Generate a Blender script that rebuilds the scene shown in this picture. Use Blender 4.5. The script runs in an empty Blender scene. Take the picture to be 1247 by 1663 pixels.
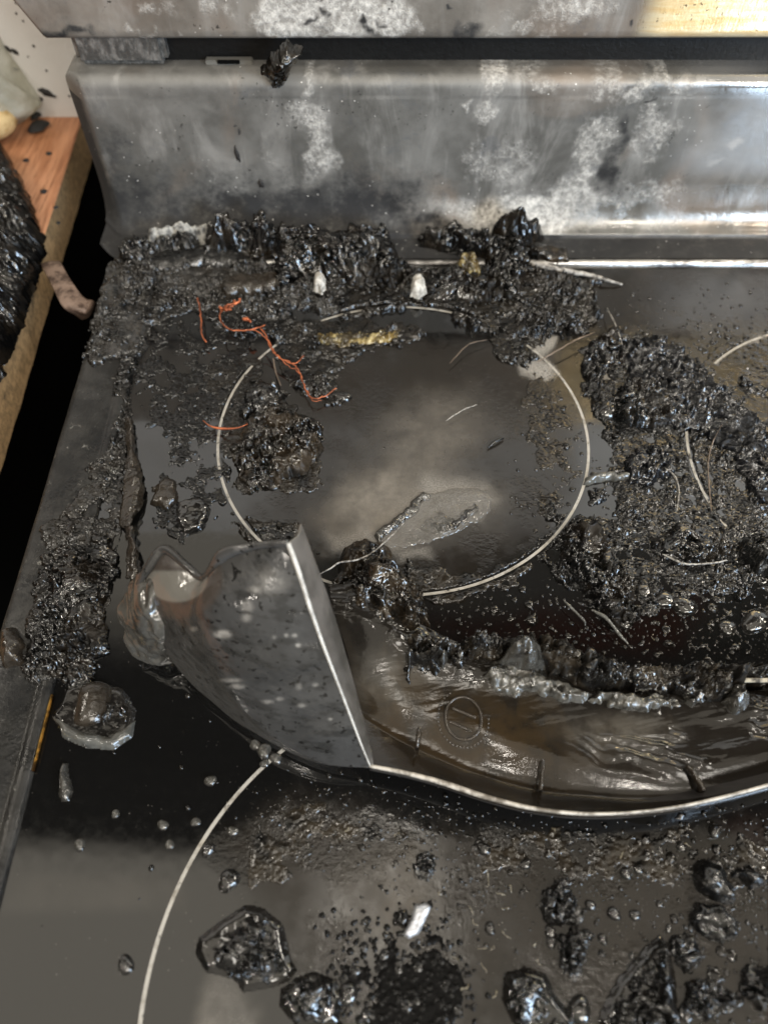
import bpy, math, random
import numpy as np
from mathutils import Vector
R = math.radians
random.seed(5)
sc = bpy.context.scene
COL = sc.collection

# ------------------------------------------------------------------ camera
CAM = np.array([0.0, 0.0, 0.2965]); PITCH = R(56); FPX = 1249.0
cd = bpy.data.cameras.new('camera'); cam = bpy.data.objects.new('camera', cd); COL.objects.link(cam)
cam.location = CAM; cam.rotation_euler = (R(90) - PITCH, 0, 0)
cd.sensor_fit = 'VERTICAL'; cd.sensor_height = 36; cd.lens = FPX / 1663 * 36
cd.clip_start = 0.01; cd.clip_end = 60
cd.dof.use_dof = True; cd.dof.focus_distance = 0.335; cd.dof.aperture_fstop = 7.2
sc.camera = cam
# ------------------------------------------------------------------ exposure
sc.view_settings.view_transform = 'Standard'; sc.view_settings.look = 'None'
sc.view_settings.exposure = 0; sc.view_settings.gamma = 1
sc.cycles.max_bounces = 8; sc.cycles.glossy_bounces = 4; sc.cycles.transparent_max_bounces = 12
sc.cycles.caustics_reflective = False; sc.cycles.caustics_refractive = False
# ------------------------------------------------------------------ world: the dim kitchen around (ceiling, hood, dark cupboards)
W = bpy.data.worlds.new('World'); sc.world = W; W.use_nodes = True
def build_world():
    nt = W.node_tree; N = nt.nodes; Lk = nt.links
    bg = N['Background']
    tc = N.new('ShaderNodeTexCoord'); sp = N.new('ShaderNodeSeparateXYZ'); Lk.new(tc.outputs['Generated'], sp.inputs[0])
    def step(sock, a, b):
        m = N.new('ShaderNodeMapRange'); m.interpolation_type = 'SMOOTHSTEP'
        Lk.new(sock, m.inputs[0]); m.inputs[1].default_value = a; m.inputs[2].default_value = b; return m.outputs[0]
    def op(o, a, b):
        m = N.new('ShaderNodeMath'); m.operation = o
        for i, q in enumerate((a, b)):
            if isinstance(q, (int, float)): m.inputs[i].default_value = q
            else: Lk.new(q, m.inputs[i])
        return m.outputs[0]
    x, y, z = sp.outputs
    ceil = op('MULTIPLY', step(y, .185, .155), step(z, .55, .75))            # lit ceiling nearly overhead
    left = op('MULTIPLY', op('MULTIPLY', step(y, .36, .46), step(x, -.06, -.2)), step(z, .3, .5))  # pale cupboard, back left
    back = op('MULTIPLY', step(y, .36, .5), step(z, .3, .5))
    v = op('ADD', op('MULTIPLY', ceil, 1.12), .018)
    front = op('MULTIPLY', op('MULTIPLY', step(y, -.3, -.55), step(z, -.15, .05)), op('MULTIPLY', step(z, .72, .6), step(x, -.75, -.5)))   # the lit room behind the photographer
    v = op('ADD', v, op('MULTIPLY', front, .55))
    v = op('ADD', v, op('MULTIPLY', left, .70))
    v = op('ADD', v, op('MULTIPLY', back, .10))
    mix = N.new('ShaderNodeMixRGB'); mix.blend_type = 'MULTIPLY'; mix.inputs[0].default_value = 1
    mix.inputs[1].default_value = (1, .915, .765, 1); Lk.new(v, mix.inputs[2])
    Lk.new(mix.outputs[0], bg.inputs[0]); bg.inputs[1].default_value = 1.0
build_world()
# ------------------------------------------------------------------ lamps
def area(name, loc, target, sx, sy, power, color):
    l = bpy.data.lights.new(name, 'AREA'); l.shape = 'RECTANGLE'; l.size = sx; l.size_y = sy; l.energy = power; l.color = color
    o = bpy.data.objects.new(name, l); COL.objects.link(o); o.location = loc
    o.rotation_euler = (Vector(target) - Vector(loc)).to_track_quat('-Z', 'Y').to_euler(); return o
area('kitchen_light', (.50, -1.0, 1.0), (.05, .35, .05), .70, .45, 15, (1, .94, .85))
area('unseen_spot', (.47, .14, .30), (.31, .43, .17), .05, .05, .9, (1, .90, .74))
area('unseen_overhead_lamp', (.0, .19, 1.2), (.02, .25, 0), .16, .16, .75, (1, .93, .82))
area('window_light', (1.0, -.85, .42), (.22, .42, .08), .45, .45, 22, (.60, .78, 1))
area('unseen_overhead_lamp', (.62, .36, .62), (.2, .25, 0), .10, .10, 1.6, (1, .93, .82))
for p_ in ((-.45, -.35, 1.0), (.45, -.28, 1.15), (.02, -.22, 1.35), (.95, -.55, .75), (-.8, -.6, .6)):
    area('unseen_spot', p_, (.02, .25, 0), .035, .035, 1.7, (1, .92, .82))  # small unseen spots added behind the camera for more glints on the char
area('unseen_overhead_lamp', (-.95, .34, .85), (0, .25, 0), .08, .08, 2.6, (1, .92, .80))  # small unseen lamp added over the left side for glints

# ------------------------------------------------------------------ measuring: a point of the photo at a known height / depth
_f = np.array([0, math.cos(PITCH), -math.sin(PITCH)]); _u = np.array([0, math.sin(PITCH), math.cos(PITCH)])
def ray(px, py): return _f + (px - 623.5) / FPX * np.array([1., 0, 0]) + (831.5 - py) / FPX * _u
def at(px, py, z=0.0):
    d = ray(px, py); return CAM + (z - CAM[2]) / d[2] * d
def aty(px, py, Y):
    d = ray(px, py); return CAM + (Y - CAM[1]) / d[1] * d
# ------------------------------------------------------------------ noise (numpy)
def _hash(ix, iy, iz, s):
    h = (ix.astype(np.int64) * 374761393 + iy.astype(np.int64) * 668265263 + iz * 2147483647 + s * 1274126177) & 0xFFFFFFFF
    h = ((h ^ (h >> 13)) * 1274126177) & 0xFFFFFFFF
    h = ((h ^ (h >> 15)) * 2246822519) & 0xFFFFFFFF
    return ((h ^ (h >> 16)) & 0xFFFFFF) / float(0xFFFFFF)
def vn(x, y, s=0):
    ix = np.floor(x); iy = np.floor(y); fx = x - ix; fy = y - iy
    fx = fx * fx * fx * (fx * (fx * 6 - 15) + 10); fy = fy * fy * fy * (fy * (fy * 6 - 15) + 10)
    a = _hash(ix, iy, 0, s); b = _hash(ix + 1, iy, 0, s); c = _hash(ix, iy + 1, 0, s); d = _hash(ix + 1, iy + 1, 0, s)
    return (a + (b - a) * fx) + ((c + (d - c) * fx) - (a + (b - a) * fx)) * fy
def fbm(x, y, s=0, o=4, g=.55):
    t = 0; a = 1; n = 0
    for k in range(o):
        t = t + a * vn(x * 2 ** k + 17.3 * k, y * 2 ** k - 9.1 * k, s + k); n += a; a *= g
    return t / n
def worley(x, y, s=0):
    """distance to nearest point, to second nearest, and two random numbers of the nearest"""
    ix = np.floor(x); iy = np.floor(y); F1 = np.full(x.shape, 9.); F2 = np.full(x.shape, 9.); A = np.zeros(x.shape); B = np.zeros(x.shape)
    for dx in (-1, 0, 1):
        for dy in (-1, 0, 1):
            cx = ix + dx; cy = iy + dy
            h1 = _hash(cx, cy, 1, s); h2 = _hash(cx, cy, 2, s)
            d = np.hypot(cx + h1 - x, cy + h2 - y)
            near = d < F1
            F2 = np.where(near, F1, np.minimum(F2, d)); F1 = np.where(near, d, F1)
            A = np.where(near, _hash(cx, cy, 3, s), A); B = np.where(near, _hash(cx, cy, 4, s), B)
    return F1, F2, A, B
def flakes(x, y, s=0, tilt=1.7):
    """broken plates: every cell a facet with its own height and tilt, with cracks between (0..1)"""
    ix = np.floor(x); iy = np.floor(y); F1 = np.full(x.shape, 9.); F2 = np.full(x.shape, 9.); h = np.zeros(x.shape)
    for dx in (-1, 0, 1):
        for dy in (-1, 0, 1):
            cx = ix + dx; cy = iy + dy; ox = x - cx - _hash(cx, cy, 1, s); oy = y - cy - _hash(cx, cy, 2, s); a = _hash(cx, cy, 5, s) * 6.283
            d = np.abs(ox * np.cos(a) + oy * np.sin(a)) * .75 + np.abs(oy * np.cos(a) - ox * np.sin(a)) * 1.1
            near = d < F1; F2 = np.where(near, F1, np.minimum(F2, d)); F1 = np.where(near, d, F1)
            h = np.where(near, .5 + .45 * (_hash(cx, cy, 3, s) - .5) + tilt * ((_hash(cx, cy, 4, s) - .5) * ox + (_hash(cx, cy, 6, s) - .5) * oy), h)
    return np.clip(h, 0, 1) * sstep(F2 - F1, -.02, .22)
def sstep(v, a, b):
    t = np.clip((v - a) / (b - a), 0, 1); return t * t * (3 - 2 * t)
def sdf(P, X, Y):
    """signed distance to polygon P, positive inside"""
    P = np.asarray(P)[:, :2]; n = len(P); D = np.full(X.shape, 1e9); ins = np.zeros(X.shape, bool)
    for i in range(n):
        a = P[i]; b = P[(i + 1) % n]; e = b - a
        t = np.clip(((X - a[0]) * e[0] + (Y - a[1]) * e[1]) / (e @ e + 1e-15), 0, 1)
        D = np.minimum(D, np.hypot(X - a[0] - t * e[0], Y - a[1] - t * e[1]))
        c = (a[1] > Y) != (b[1] > Y)
        ins ^= c & (X < (b[0] - a[0]) * (Y - a[1]) / (b[1] - a[1] + 1e-15) + a[0])
    return np.where(ins, D, -D)
def linedist(P, X, Y):
    P = np.asarray(P)[:, :2]; D = np.full(X.shape, 1e9)
    for a, b in zip(P[:-1], P[1:]):
        e = b - a; t = np.clip(((X - a[0]) * e[0] + (Y - a[1]) * e[1]) / (e @ e + 1e-15), 0, 1)
        D = np.minimum(D, np.hypot(X - a[0] - t * e[0], Y - a[1] - t * e[1]))
    return D
# ------------------------------------------------------------------ meshes
def tag(o, label=None, cat=None, group=None, kind=None):
    for k, v in (('label', label), ('category', cat), ('group', group), ('kind', kind)):
        if v: o[k] = v
    return o
def mesh_obj(name, V, faces, mat, parent=None, smooth=True, origin=None, attrs=None):
    V = np.asarray(V, float); V = V.reshape(-1, 3)
    if parent is None:
        o0 = np.array([V[:, 0].mean(), V[:, 1].mean(), V[:, 2].min()]) if origin is None else np.array(origin, float)
    else: o0 = np.array(parent.matrix_world_loc) if False else np.array(world_loc(parent))
    me = bpy.data.meshes.new(name); W_ = V - o0
    if isinstance(faces, np.ndarray):
        nf, k = faces.shape
        me.vertices.add(len(W_)); me.vertices.foreach_set('co', W_.astype(np.float32).ravel())
        me.loops.add(nf * k); me.loops.foreach_set('vertex_index', faces.astype(np.int32).ravel())
        me.polygons.add(nf); me.polygons.foreach_set('loop_start', np.arange(0, nf * k, k, dtype=np.int32))
        me.update(calc_edges=True); me.validate()
    else:
        me.from_pydata([tuple(v) for v in W_], [], faces); me.update()
    if smooth: me.polygons.foreach_set('use_smooth', np.ones(len(me.polygons), bool))
    if attrs:
        for k, a in attrs.items():
            at_ = me.attributes.new(k, 'FLOAT', 'POINT'); at_.data.foreach_set('value', np.asarray(a, np.float32).ravel())
    me.materials.append(mat)
    o = bpy.data.objects.new(name, me); COL.objects.link(o)
    if parent is not None: o.parent = parent
    else: o.location = o0
    return o
def world_loc(o):
    p = Vector(o.location)
    while o.parent: o = o.parent; p = p + Vector(o.location)
    return p
def empty(name, loc): 
    o = bpy.data.objects.new(name, None); COL.objects.link(o); o.location = loc; o.empty_display_size = .01; return o
def gridfaces(ny, nx, keep=None, wrap=False):
    i = np.arange(ny * nx).reshape(ny, nx)
    if wrap: i = np.concatenate([i, i[:, :1]], 1)
    q = np.stack([i[:-1, :-1], i[:-1, 1:], i[1:, 1:], i[1:, :-1]], -1).reshape(-1, 4)
    if keep is not None: q = q[keep.ravel()]
    return q
def compact(V, q, attrs=None):
    used = np.unique(q); m = np.full(len(V), -1); m[used] = np.arange(len(used))
    return V[used], m[q], {k: np.asarray(a).ravel()[used] for k, a in (attrs or {}).items()}
def cr(P, n):
    """Catmull-Rom through the points, n samples"""
    P = np.asarray(P, float); Q = np.vstack([2 * P[0] - P[1], P, 2 * P[-1] - P[-2]])
    L = np.r_[0, np.cumsum(np.linalg.norm(np.diff(P, axis=0), axis=1) + 1e-9)]
    s = np.linspace(0, L[-1], n); k = np.clip(np.searchsorted(L, s, 'right') - 1, 0, len(P) - 2)
    t = ((s - L[k]) / (L[k + 1] - L[k]))[:, None]
    a, b, c, d = Q[k], Q[k + 1], Q[k + 2], Q[k + 3]
    return .5 * (2 * b + (c - a) * t + (2 * a - 5 * b + 4 * c - d) * t * t + (3 * b - a - 3 * c + d) * t ** 3)
def loft(curves, nu, nv):
    """surface through curves of (x, y, z); rows run across the curves"""
    G = np.stack([cr(c, nu) for c in curves])
    out = np.zeros((nv, nu, 3)); par = np.linspace(0, len(curves) - 1, nv)
    Q = np.concatenate([2 * G[:1] - G[1:2], G, 2 * G[-1:] - G[-2:-1]])
    for r_, p in enumerate(par):
        k = min(int(p), len(curves) - 2); t = p - k; a, b, c, d = Q[k], Q[k + 1], Q[k + 2], Q[k + 3]
        out[r_] = .5 * (2 * b + (c - a) * t + (2 * a - 5 * b + 4 * c - d) * t * t + (3 * b - a - 3 * c + d) * t ** 3)
    return out
def normals(G):
    du = np.gradient(G, axis=1); dv = np.gradient(G, axis=0); n = np.cross(du, dv)
    return n / (np.linalg.norm(n, axis=2, keepdims=True) + 1e-12)
def shell(name, G, thick, mat, parent=None, attrs=None):
    """closed sheet with thickness; G rows x cols x 3"""
    ny, nx, _ = G.shape; n = normals(G); n = np.where(n[..., 2:3].mean() < 0, -n, n)
    A = G.reshape(-1, 3); t = thick if np.ndim(thick) else np.full((ny, nx), thick)
    B = (G - n * t[..., None]).reshape(-1, 3); N = ny * nx
    q1 = gridfaces(ny, nx); q2 = q1[:, ::-1] + N
    i = np.arange(N).reshape(ny, nx); rim = np.concatenate([i[0, :], i[1:, -1], i[-1, -2::-1], i[-2:0:-1, 0]])
    nxt = np.roll(rim, -1); q3 = np.stack([rim, rim + N, nxt + N, nxt], 1)
    return mesh_obj(name, np.vstack([A, B]), np.vstack([q1, q2, q3]), mat, parent,
                    attrs={k: np.r_[np.ravel(a), np.ravel(a)] for k, a in attrs.items()} if attrs else None)
def tube(name, pts, rad, mat, parent=None, n=60, seg=7, taper=.0, kink=0., seed=0):
    P = cr(pts, n)
    if kink: 
        rs = np.random.RandomState(seed); w = rs.normal(0, kink, (n, 3)); w = (w + np.roll(w, 1, 0) + np.roll(w, -1, 0)) / 3; w[:, 2] = abs(w[:, 2]) * .5; P = P + w
    T = np.gradient(P, axis=0); T /= np.linalg.norm(T, axis=1, keepdims=True) + 1e-12
    up = np.array([0, 0, 1.]); S = np.cross(T, up); S[np.linalg.norm(S, axis=1) < 1e-3] = (1, 0, 0); S /= np.linalg.norm(S, axis=1, keepdims=True); U = np.cross(S, T)
    a = np.linspace(0, 2 * np.pi, seg, endpoint=False); rr = rad * (1 - taper * np.linspace(0, 1, n)) if np.ndim(rad) == 0 else np.interp(np.linspace(0, 1, n), np.linspace(0, 1, len(rad)), rad)
    V = P[:, None] + (S[:, None] * np.cos(a)[None, :, None] + U[:, None] * np.sin(a)[None, :, None]) * rr[:, None, None]
    f = [tuple(q) for q in gridfaces(n, seg, wrap=True)] + [tuple(range(seg))[::-1], tuple(range((n - 1) * seg, n * seg))]
    return mesh_obj(name, V.reshape(-1, 3), f, mat, parent)
def box(name, x0, x1, y0, y1, z0, z1, mat, parent=None, bev=.001):
    import bmesh
    bm = bmesh.new(); bmesh.ops.create_cube(bm, size=1)
    for v in bm.verts: v.co = Vector(((x0 + x1) / 2 + v.co.x * (x1 - x0), (y0 + y1) / 2 + v.co.y * (y1 - y0), (z0 + z1) / 2 + v.co.z * (z1 - z0)))
    if bev: bmesh.ops.bevel(bm, geom=list(bm.edges), offset=bev, segments=2, affect='EDGES')
    V = np.array([v.co[:] for v in bm.verts]); fs = [tuple(v.index for v in f.verts) for f in bm.faces]; bm.free()
    return mesh_obj(name, V, fs, mat, parent, smooth=False)

# ------------------------------------------------------------------ materials
class NT:
    def __init__(s, name):
        s.m = bpy.data.materials.new(name); s.m.use_nodes = True; s.t = s.m.node_tree; s.n = s.t.nodes; s.b = s.n['Principled BSDF']; s.out = s.n['Material Output']
        s.co = s.n.new('ShaderNodeTexCoord').outputs['Object']
    def val(s, sock, q):
        if isinstance(q, (int, float)): sock.default_value = q
        elif isinstance(q, tuple): sock.default_value = q if len(q) == 4 else (*q, 1)
        else: s.t.links.new(q, sock)
    def noise(s, scale, detail=4, rough=.6, dist=0., stretch=None, lo=None, hi=None):
        n = s.n.new('ShaderNodeTexNoise'); n.inputs['Scale'].default_value = scale; n.inputs['Detail'].default_value = detail
        n.inputs['Roughness'].default_value = rough; n.inputs['Distortion'].default_value = dist
        c = s.co
        if stretch:
            m = s.n.new('ShaderNodeMapping'); m.inputs['Scale'].default_value = stretch; s.t.links.new(c, m.inputs[0]); c = m.outputs[0]
        s.t.links.new(c, n.inputs['Vector']); o = n.outputs['Fac']
        return s.ramp(o, lo, hi) if lo is not None else o
    def voro(s, scale, feature='F1', lo=None, hi=None, rnd=1):
        n = s.n.new('ShaderNodeTexVoronoi'); n.feature = feature; n.inputs['Scale'].default_value = scale; n.inputs['Randomness'].default_value = rnd
        s.t.links.new(s.co, n.inputs['Vector']); o = n.outputs['Distance']
        return s.ramp(o, lo, hi) if lo is not None else o
    def ramp(s, v, a, b, c=0., d=1.):
        m = s.n.new('ShaderNodeMapRange'); m.interpolation_type = 'SMOOTHSTEP'
        s.val(m.inputs[0], v); m.inputs[1].default_value = a; m.inputs[2].default_value = b; m.inputs[3].default_value = c; m.inputs[4].default_value = d; return m.outputs[0]
    def math(s, o, a, b=0.):
        m = s.n.new('ShaderNodeMath'); m.operation = o; s.val(m.inputs[0], a); s.val(m.inputs[1], b); return m.outputs[0]
    def mix(s, f, a, b):
        m = s.n.new('ShaderNodeMixRGB'); s.val(m.inputs[0], f); s.val(m.inputs[1], a); s.val(m.inputs[2], b); return m.outputs[0]
    def attr(s, name):
        a = s.n.new('ShaderNodeAttribute'); a.attribute_name = name; return a.outputs['Fac']
    def bump(s, h, dist, strength=1., prev=None):
        b = s.n.new('ShaderNodeBump'); b.inputs['Distance'].default_value = dist; s.val(b.inputs['Strength'], strength); s.val(b.inputs['Height'], h)
        if prev is not None: s.t.links.new(prev, b.inputs['Normal'])
        return b.outputs[0]
    def set(s, **k):
        names = dict(base='Base Color', rough='Roughness', metal='Metallic', normal='Normal', spec='Specular IOR Level', trans='Transmission Weight', coat='Coat Weight', coatr='Coat Roughness', ior='IOR', sss='Subsurface Weight', alpha='Alpha', sheen='Sheen Weight')
        for a, q in k.items(): s.val(s.b.inputs[names[a]], q)
        return s.m
def char_mat(name, dark=(.0022, .0022, .0022), warm=(.010, .0075, .005), ash=(.11, .106, .10), ashlo=.68, ashhi=.82, r0=.03, r1=.12, bump=.0003, bs=700):
    n = NT(name)
    c = n.mix(n.noise(90, 4, lo=.42, hi=.68), dark, warm)
    c = n.mix(n.noise(210, 5, .7, lo=ashlo, hi=ashhi), c, ash)
    r = n.ramp(n.noise(330, 4), .35, .68, r0, r1)
    b = n.bump(n.noise(bs, 2, .5), bump, .5)
    soot = n.noise(48, 4, .6, .5, lo=.50, hi=.60)                # dull sooty areas beside glossy ones
    return n.set(base=c, rough=n.math('MAXIMUM', r, n.math('MULTIPLY', soot, .5)), normal=b, spec=n.ramp(soot, 0, 1, .6, .22))
M = {}
M['char'] = char_mat('glossy_char')
M['char_brown'] = char_mat('brown_char', (.004, .0033, .0025), (.030, .022, .014), (.15, .13, .11), .6, .8)
M['char_grey'] = char_mat('ashy_char', (.004, .004, .004), (.013, .0125, .0115), (.22, .215, .205), .56, .78, .05, .28)
M['char_fuzzy'] = char_mat('stringy_char', (.002, .0022, .003), (.006, .0065, .008), (.07, .075, .08), .62, .8, .05, .25)
def m_simple(name, base, rough, **k):
    n = NT(name); nb = n.bump(n.noise(k.pop('bs', 400), 4), k.pop('bump', .0003)); c = n.mix(n.noise(k.pop('cs', 150), 4, lo=.4, hi=.65), base, k.pop('base2', tuple(x * .6 for x in base)))
    return n.set(base=c, rough=rough, normal=nb, **k)
M['melt_dark'] = m_simple('melted_black_plastic', (.012, .011, .010), .07, bump=.0004, bs=160, spec=.7, coat=.3, coatr=.04)
M['melt_brown'] = m_simple('melted_brown_plastic', (.026, .0205, .015), .16, bump=.0004, bs=300, spec=.6)
M['melt_wet'] = m_simple('wet_melted_plastic', (.045, .043, .038), .08, base2=(.010, .009, .008), cs=190, bump=.0006, bs=260, spec=.8)
M['melt_grey'] = m_simple('melted_grey_plastic', (.085, .085, .078), .14, bump=.0003, bs=200, spec=.6)
M['ash_white'] = m_simple('pale_ash', (.5, .48, .44), .85, base2=(.2, .19, .17), cs=400, bs=700)
M['foil'] = m_simple('silver_flake', (.62, .64, .68), .35, metal=.6, bump=.0008, bs=500)
M['copper'] = m_simple('bare_copper', (.56, .165, .07), .4, metal=.6, base2=(.22, .065, .03), cs=200)
M['wire_dull'] = m_simple('scorched_wire', (.16, .12, .09), .4, metal=.4)
M['twig'] = m_simple('pale_ash_strip', (.34, .32, .29), .6, base2=(.06, .055, .05), cs=420)
M['yellow'] = char_mat('scorched_yellow_crumb', (.03, .022, .01), (.16, .11, .03), (.4, .33, .16), .5, .7)
M['black_metal'] = m_simple('sooty_black_metal', (.004, .004, .004), .5, spec=.25)
M['dark'] = m_simple('gap_shade', (.001, .001, .001), .9, spec=.1)  # near-black that stands for the shade in the gap beside the range
M['soot'] = m_simple('soot_flake', (.012, .010, .009), .7)

# ================================================================== THE SETTING
Y_STRIP = at(640, 433)[1]; Y_PANEL = at(640, 388)[1] + .011
X_SEAM, X_EDGE, X_RIGHT = -.1325, -.162, .42
Y_FRONT = -.06
Y_WALL = at(70, 190)[1]
def wall():
    n = NT('white_wall_paint'); c = n.mix(n.noise(9, 5, .6, lo=.35, hi=.7), (.62, .61, .585), (.74, .735, .72)); c = n.mix(n.noise(60, 5, .7, lo=.68, hi=.8), c, (.40, .39, .37))
    m = n.set(base=c, rough=.6, normal=n.bump(n.noise(300), .0003))
    o = box('wall', -1.2, .9, Y_WALL, Y_WALL + .05, -.03, .55, m, bev=0); tag(o, kind='structure')
    w2 = box('shaded_wall_base', -1.2, .9, Y_WALL + .001, Y_WALL + .05, -.9, -.031, M['dark'], bev=0); tag(w2, kind='structure')  # lower wall coloured near black to paint the shade seen through the gap
    f = box('floor', -1.2, .9, -.8, Y_WALL - .002, -.95, -.9, M['dark'], bev=0); tag(f, kind='structure')
wall()

# ================================================================== THE RANGE
rng = tag(empty('electric_range', (.09, .2, 0)), 'fire damaged electric range with black glass top and burnt steel back panel', 'stove')
# ---- glass
def glass():
    xs = np.linspace(X_SEAM, X_RIGHT, 553); ys = np.linspace(Y_FRONT, Y_STRIP, 441); X, Y = np.meshgrid(xs, ys)
    wx = X + (fbm(X * 60, Y * 60, 3) - .5) * .012; wy = Y + (fbm(X * 60, Y * 60, 9) - .5) * .012
    P = lambda l: np.array([at(*p)[:2] for p in l])
    haze = np.zeros(X.shape); brown = np.zeros(X.shape); ash = np.zeros(X.shape); red = np.zeros(X.shape)
    def add(A, poly, soft, k, w=1): A += k * sstep(sdf(P(poly), wx if w else X, wy if w else Y), -soft, soft) 
    # pale heat haze in the ring
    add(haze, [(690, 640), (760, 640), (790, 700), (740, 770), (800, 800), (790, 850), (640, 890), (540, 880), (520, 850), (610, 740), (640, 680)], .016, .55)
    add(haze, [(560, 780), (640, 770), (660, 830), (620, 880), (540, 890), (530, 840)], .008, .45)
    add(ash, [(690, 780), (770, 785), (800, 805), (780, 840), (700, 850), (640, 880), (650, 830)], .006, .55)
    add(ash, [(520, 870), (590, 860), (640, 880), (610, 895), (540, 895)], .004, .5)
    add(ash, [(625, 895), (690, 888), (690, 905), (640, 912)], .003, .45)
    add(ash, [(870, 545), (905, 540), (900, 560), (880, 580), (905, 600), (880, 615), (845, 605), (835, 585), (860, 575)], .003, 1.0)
    add(ash, [(1150, 610), (1247, 545), (1470, 560), (1470, 720), (1230, 760), (1180, 680)], .004, .62)  # pale patch paints the lit panel's reflection on the wrinkled film
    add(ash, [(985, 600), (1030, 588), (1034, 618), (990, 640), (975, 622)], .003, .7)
    add(haze, [(600, 1400), (680, 1390), (690, 1470), (640, 1520), (580, 1500), (570, 1440)], .012, .45)  # hazy reflection of the overhead lamp, painted as a pale patch
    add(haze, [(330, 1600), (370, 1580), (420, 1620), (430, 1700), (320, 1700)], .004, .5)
    add(haze, [(1150, 600), (1247, 540), (1470, 700), (1200, 720)], .01, .35)  # same right-hand corner paled further for the painted reflection
    add(brown, [(480, 600), (600, 545), (800, 560), (930, 640), (940, 780), (900, 860), (760, 960), (650, 950), (500, 880), (400, 830), (500, 740)], .01, .75)
    add(brown, [(360, 1370), (480, 1290), (620, 1330), (860, 1370), (1100, 1360), (1470, 1330), (1470, 1700), (560, 1700), (420, 1450)], .010, .9)
    add(brown, [(900, 440), (1470, 440), (1470, 700), (940, 680)], .012, .8)
    add(red, [(1170, 1330), (1470, 1310), (1470, 1440), (1220, 1390)], .006, .7)
    add(red, [(700, 1000), (1000, 990), (1150, 960), (1100, 1060), (760, 1050)], .01, .8)
    # grey band of the ceiling's reflection, painted on the glass at lower left
    add(haze, [(20, 1420), (260, 1425), (300, 1440), (300, 1475), (0, 1480)], .003, .12, 0)
    V = np.stack([X, Y, np.zeros(X.shape)], -1)
    n = NT('black_ceramic_glass')
    H, B, A, Rd = n.attr('haze'), n.attr('film'), n.attr('ash'), n.attr('red')
    fine = n.noise(1400, 3, .7); mid = n.noise(260, 5, .65)
    speck = n.ramp(n.voro(420), .03, .10, 1, 0); speck = n.math('MULTIPLY', speck, n.noise(37, 3, lo=.5, hi=.62))
    c = n.mix(B, (.004, .004, .004), (.012, .0098, .0075))
    c = n.mix(Rd, c, (.006, .0025, .002))
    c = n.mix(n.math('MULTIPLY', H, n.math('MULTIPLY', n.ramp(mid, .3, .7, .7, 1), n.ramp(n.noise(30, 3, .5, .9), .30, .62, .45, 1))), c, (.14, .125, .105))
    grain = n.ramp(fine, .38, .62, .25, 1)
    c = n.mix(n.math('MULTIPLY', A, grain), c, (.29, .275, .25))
    c = n.mix(n.math('MULTIPLY', speck, .5), c, (.30, .28, .25))
    r = n.math('ADD', n.ramp(mid, .35, .7, .035, .09), n.math('MULTIPLY', B, n.ramp(n.noise(120, 4), .35, .65, .05, .17)))
    r = n.math('ADD', r, n.math('MULTIPLY', n.math('ADD', A, H), .4))
    bm = n.bump(n.noise(420, 4, .6), .0004, n.math('MULTIPLY', B, n.noise(45, 3, lo=.42, hi=.62)))
    bm = n.bump(n.noise(60, 2), .0001, .3, bm)
    n.set(base=c, rough=r, normal=bm, spec=n.math('SUBTRACT', 1.0, n.math('MULTIPLY', n.math('MAXIMUM', n.math('MULTIPLY', B, .8), Rd), .72)))
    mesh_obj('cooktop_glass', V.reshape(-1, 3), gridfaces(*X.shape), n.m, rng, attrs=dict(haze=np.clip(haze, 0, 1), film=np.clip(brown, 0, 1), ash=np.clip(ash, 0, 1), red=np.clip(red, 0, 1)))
glass()
# ---- printed burner rings
def ring_mat():
    n = NT('printed_ring_enamel'); c = n.mix(n.noise(160, 5, .75, lo=.45, hi=.68), (.33, .315, .285), (.17, .155, .13)); c = n.mix(n.noise(200, 5, .75, lo=.565, hi=.64), c, (.02, .018, .016))
    return n.set(base=c, rough=.45)
M['ring'] = ring_mat()
def ring(cx, cy, rad, w, a0=0, a1=360):
    a = np.radians(np.linspace(a0, a1, 220)); rr = np.array([rad - w / 2, rad + w / 2])[:, None]
    V = np.stack([cx + rr * np.cos(a), cy + rr * np.sin(a), np.full((2, 220), .0002)], -1)
    return mesh_obj('burner_ring', V.reshape(-1, 3), gridfaces(2, 220)[:, ::-1], M['ring'], rng)
ring(.0094, .2482, .0917, .0013); ring(.0320, .0050, .1102, .0014, 112, 215); ring(.2426, .2293, .0935, .0013)

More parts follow.
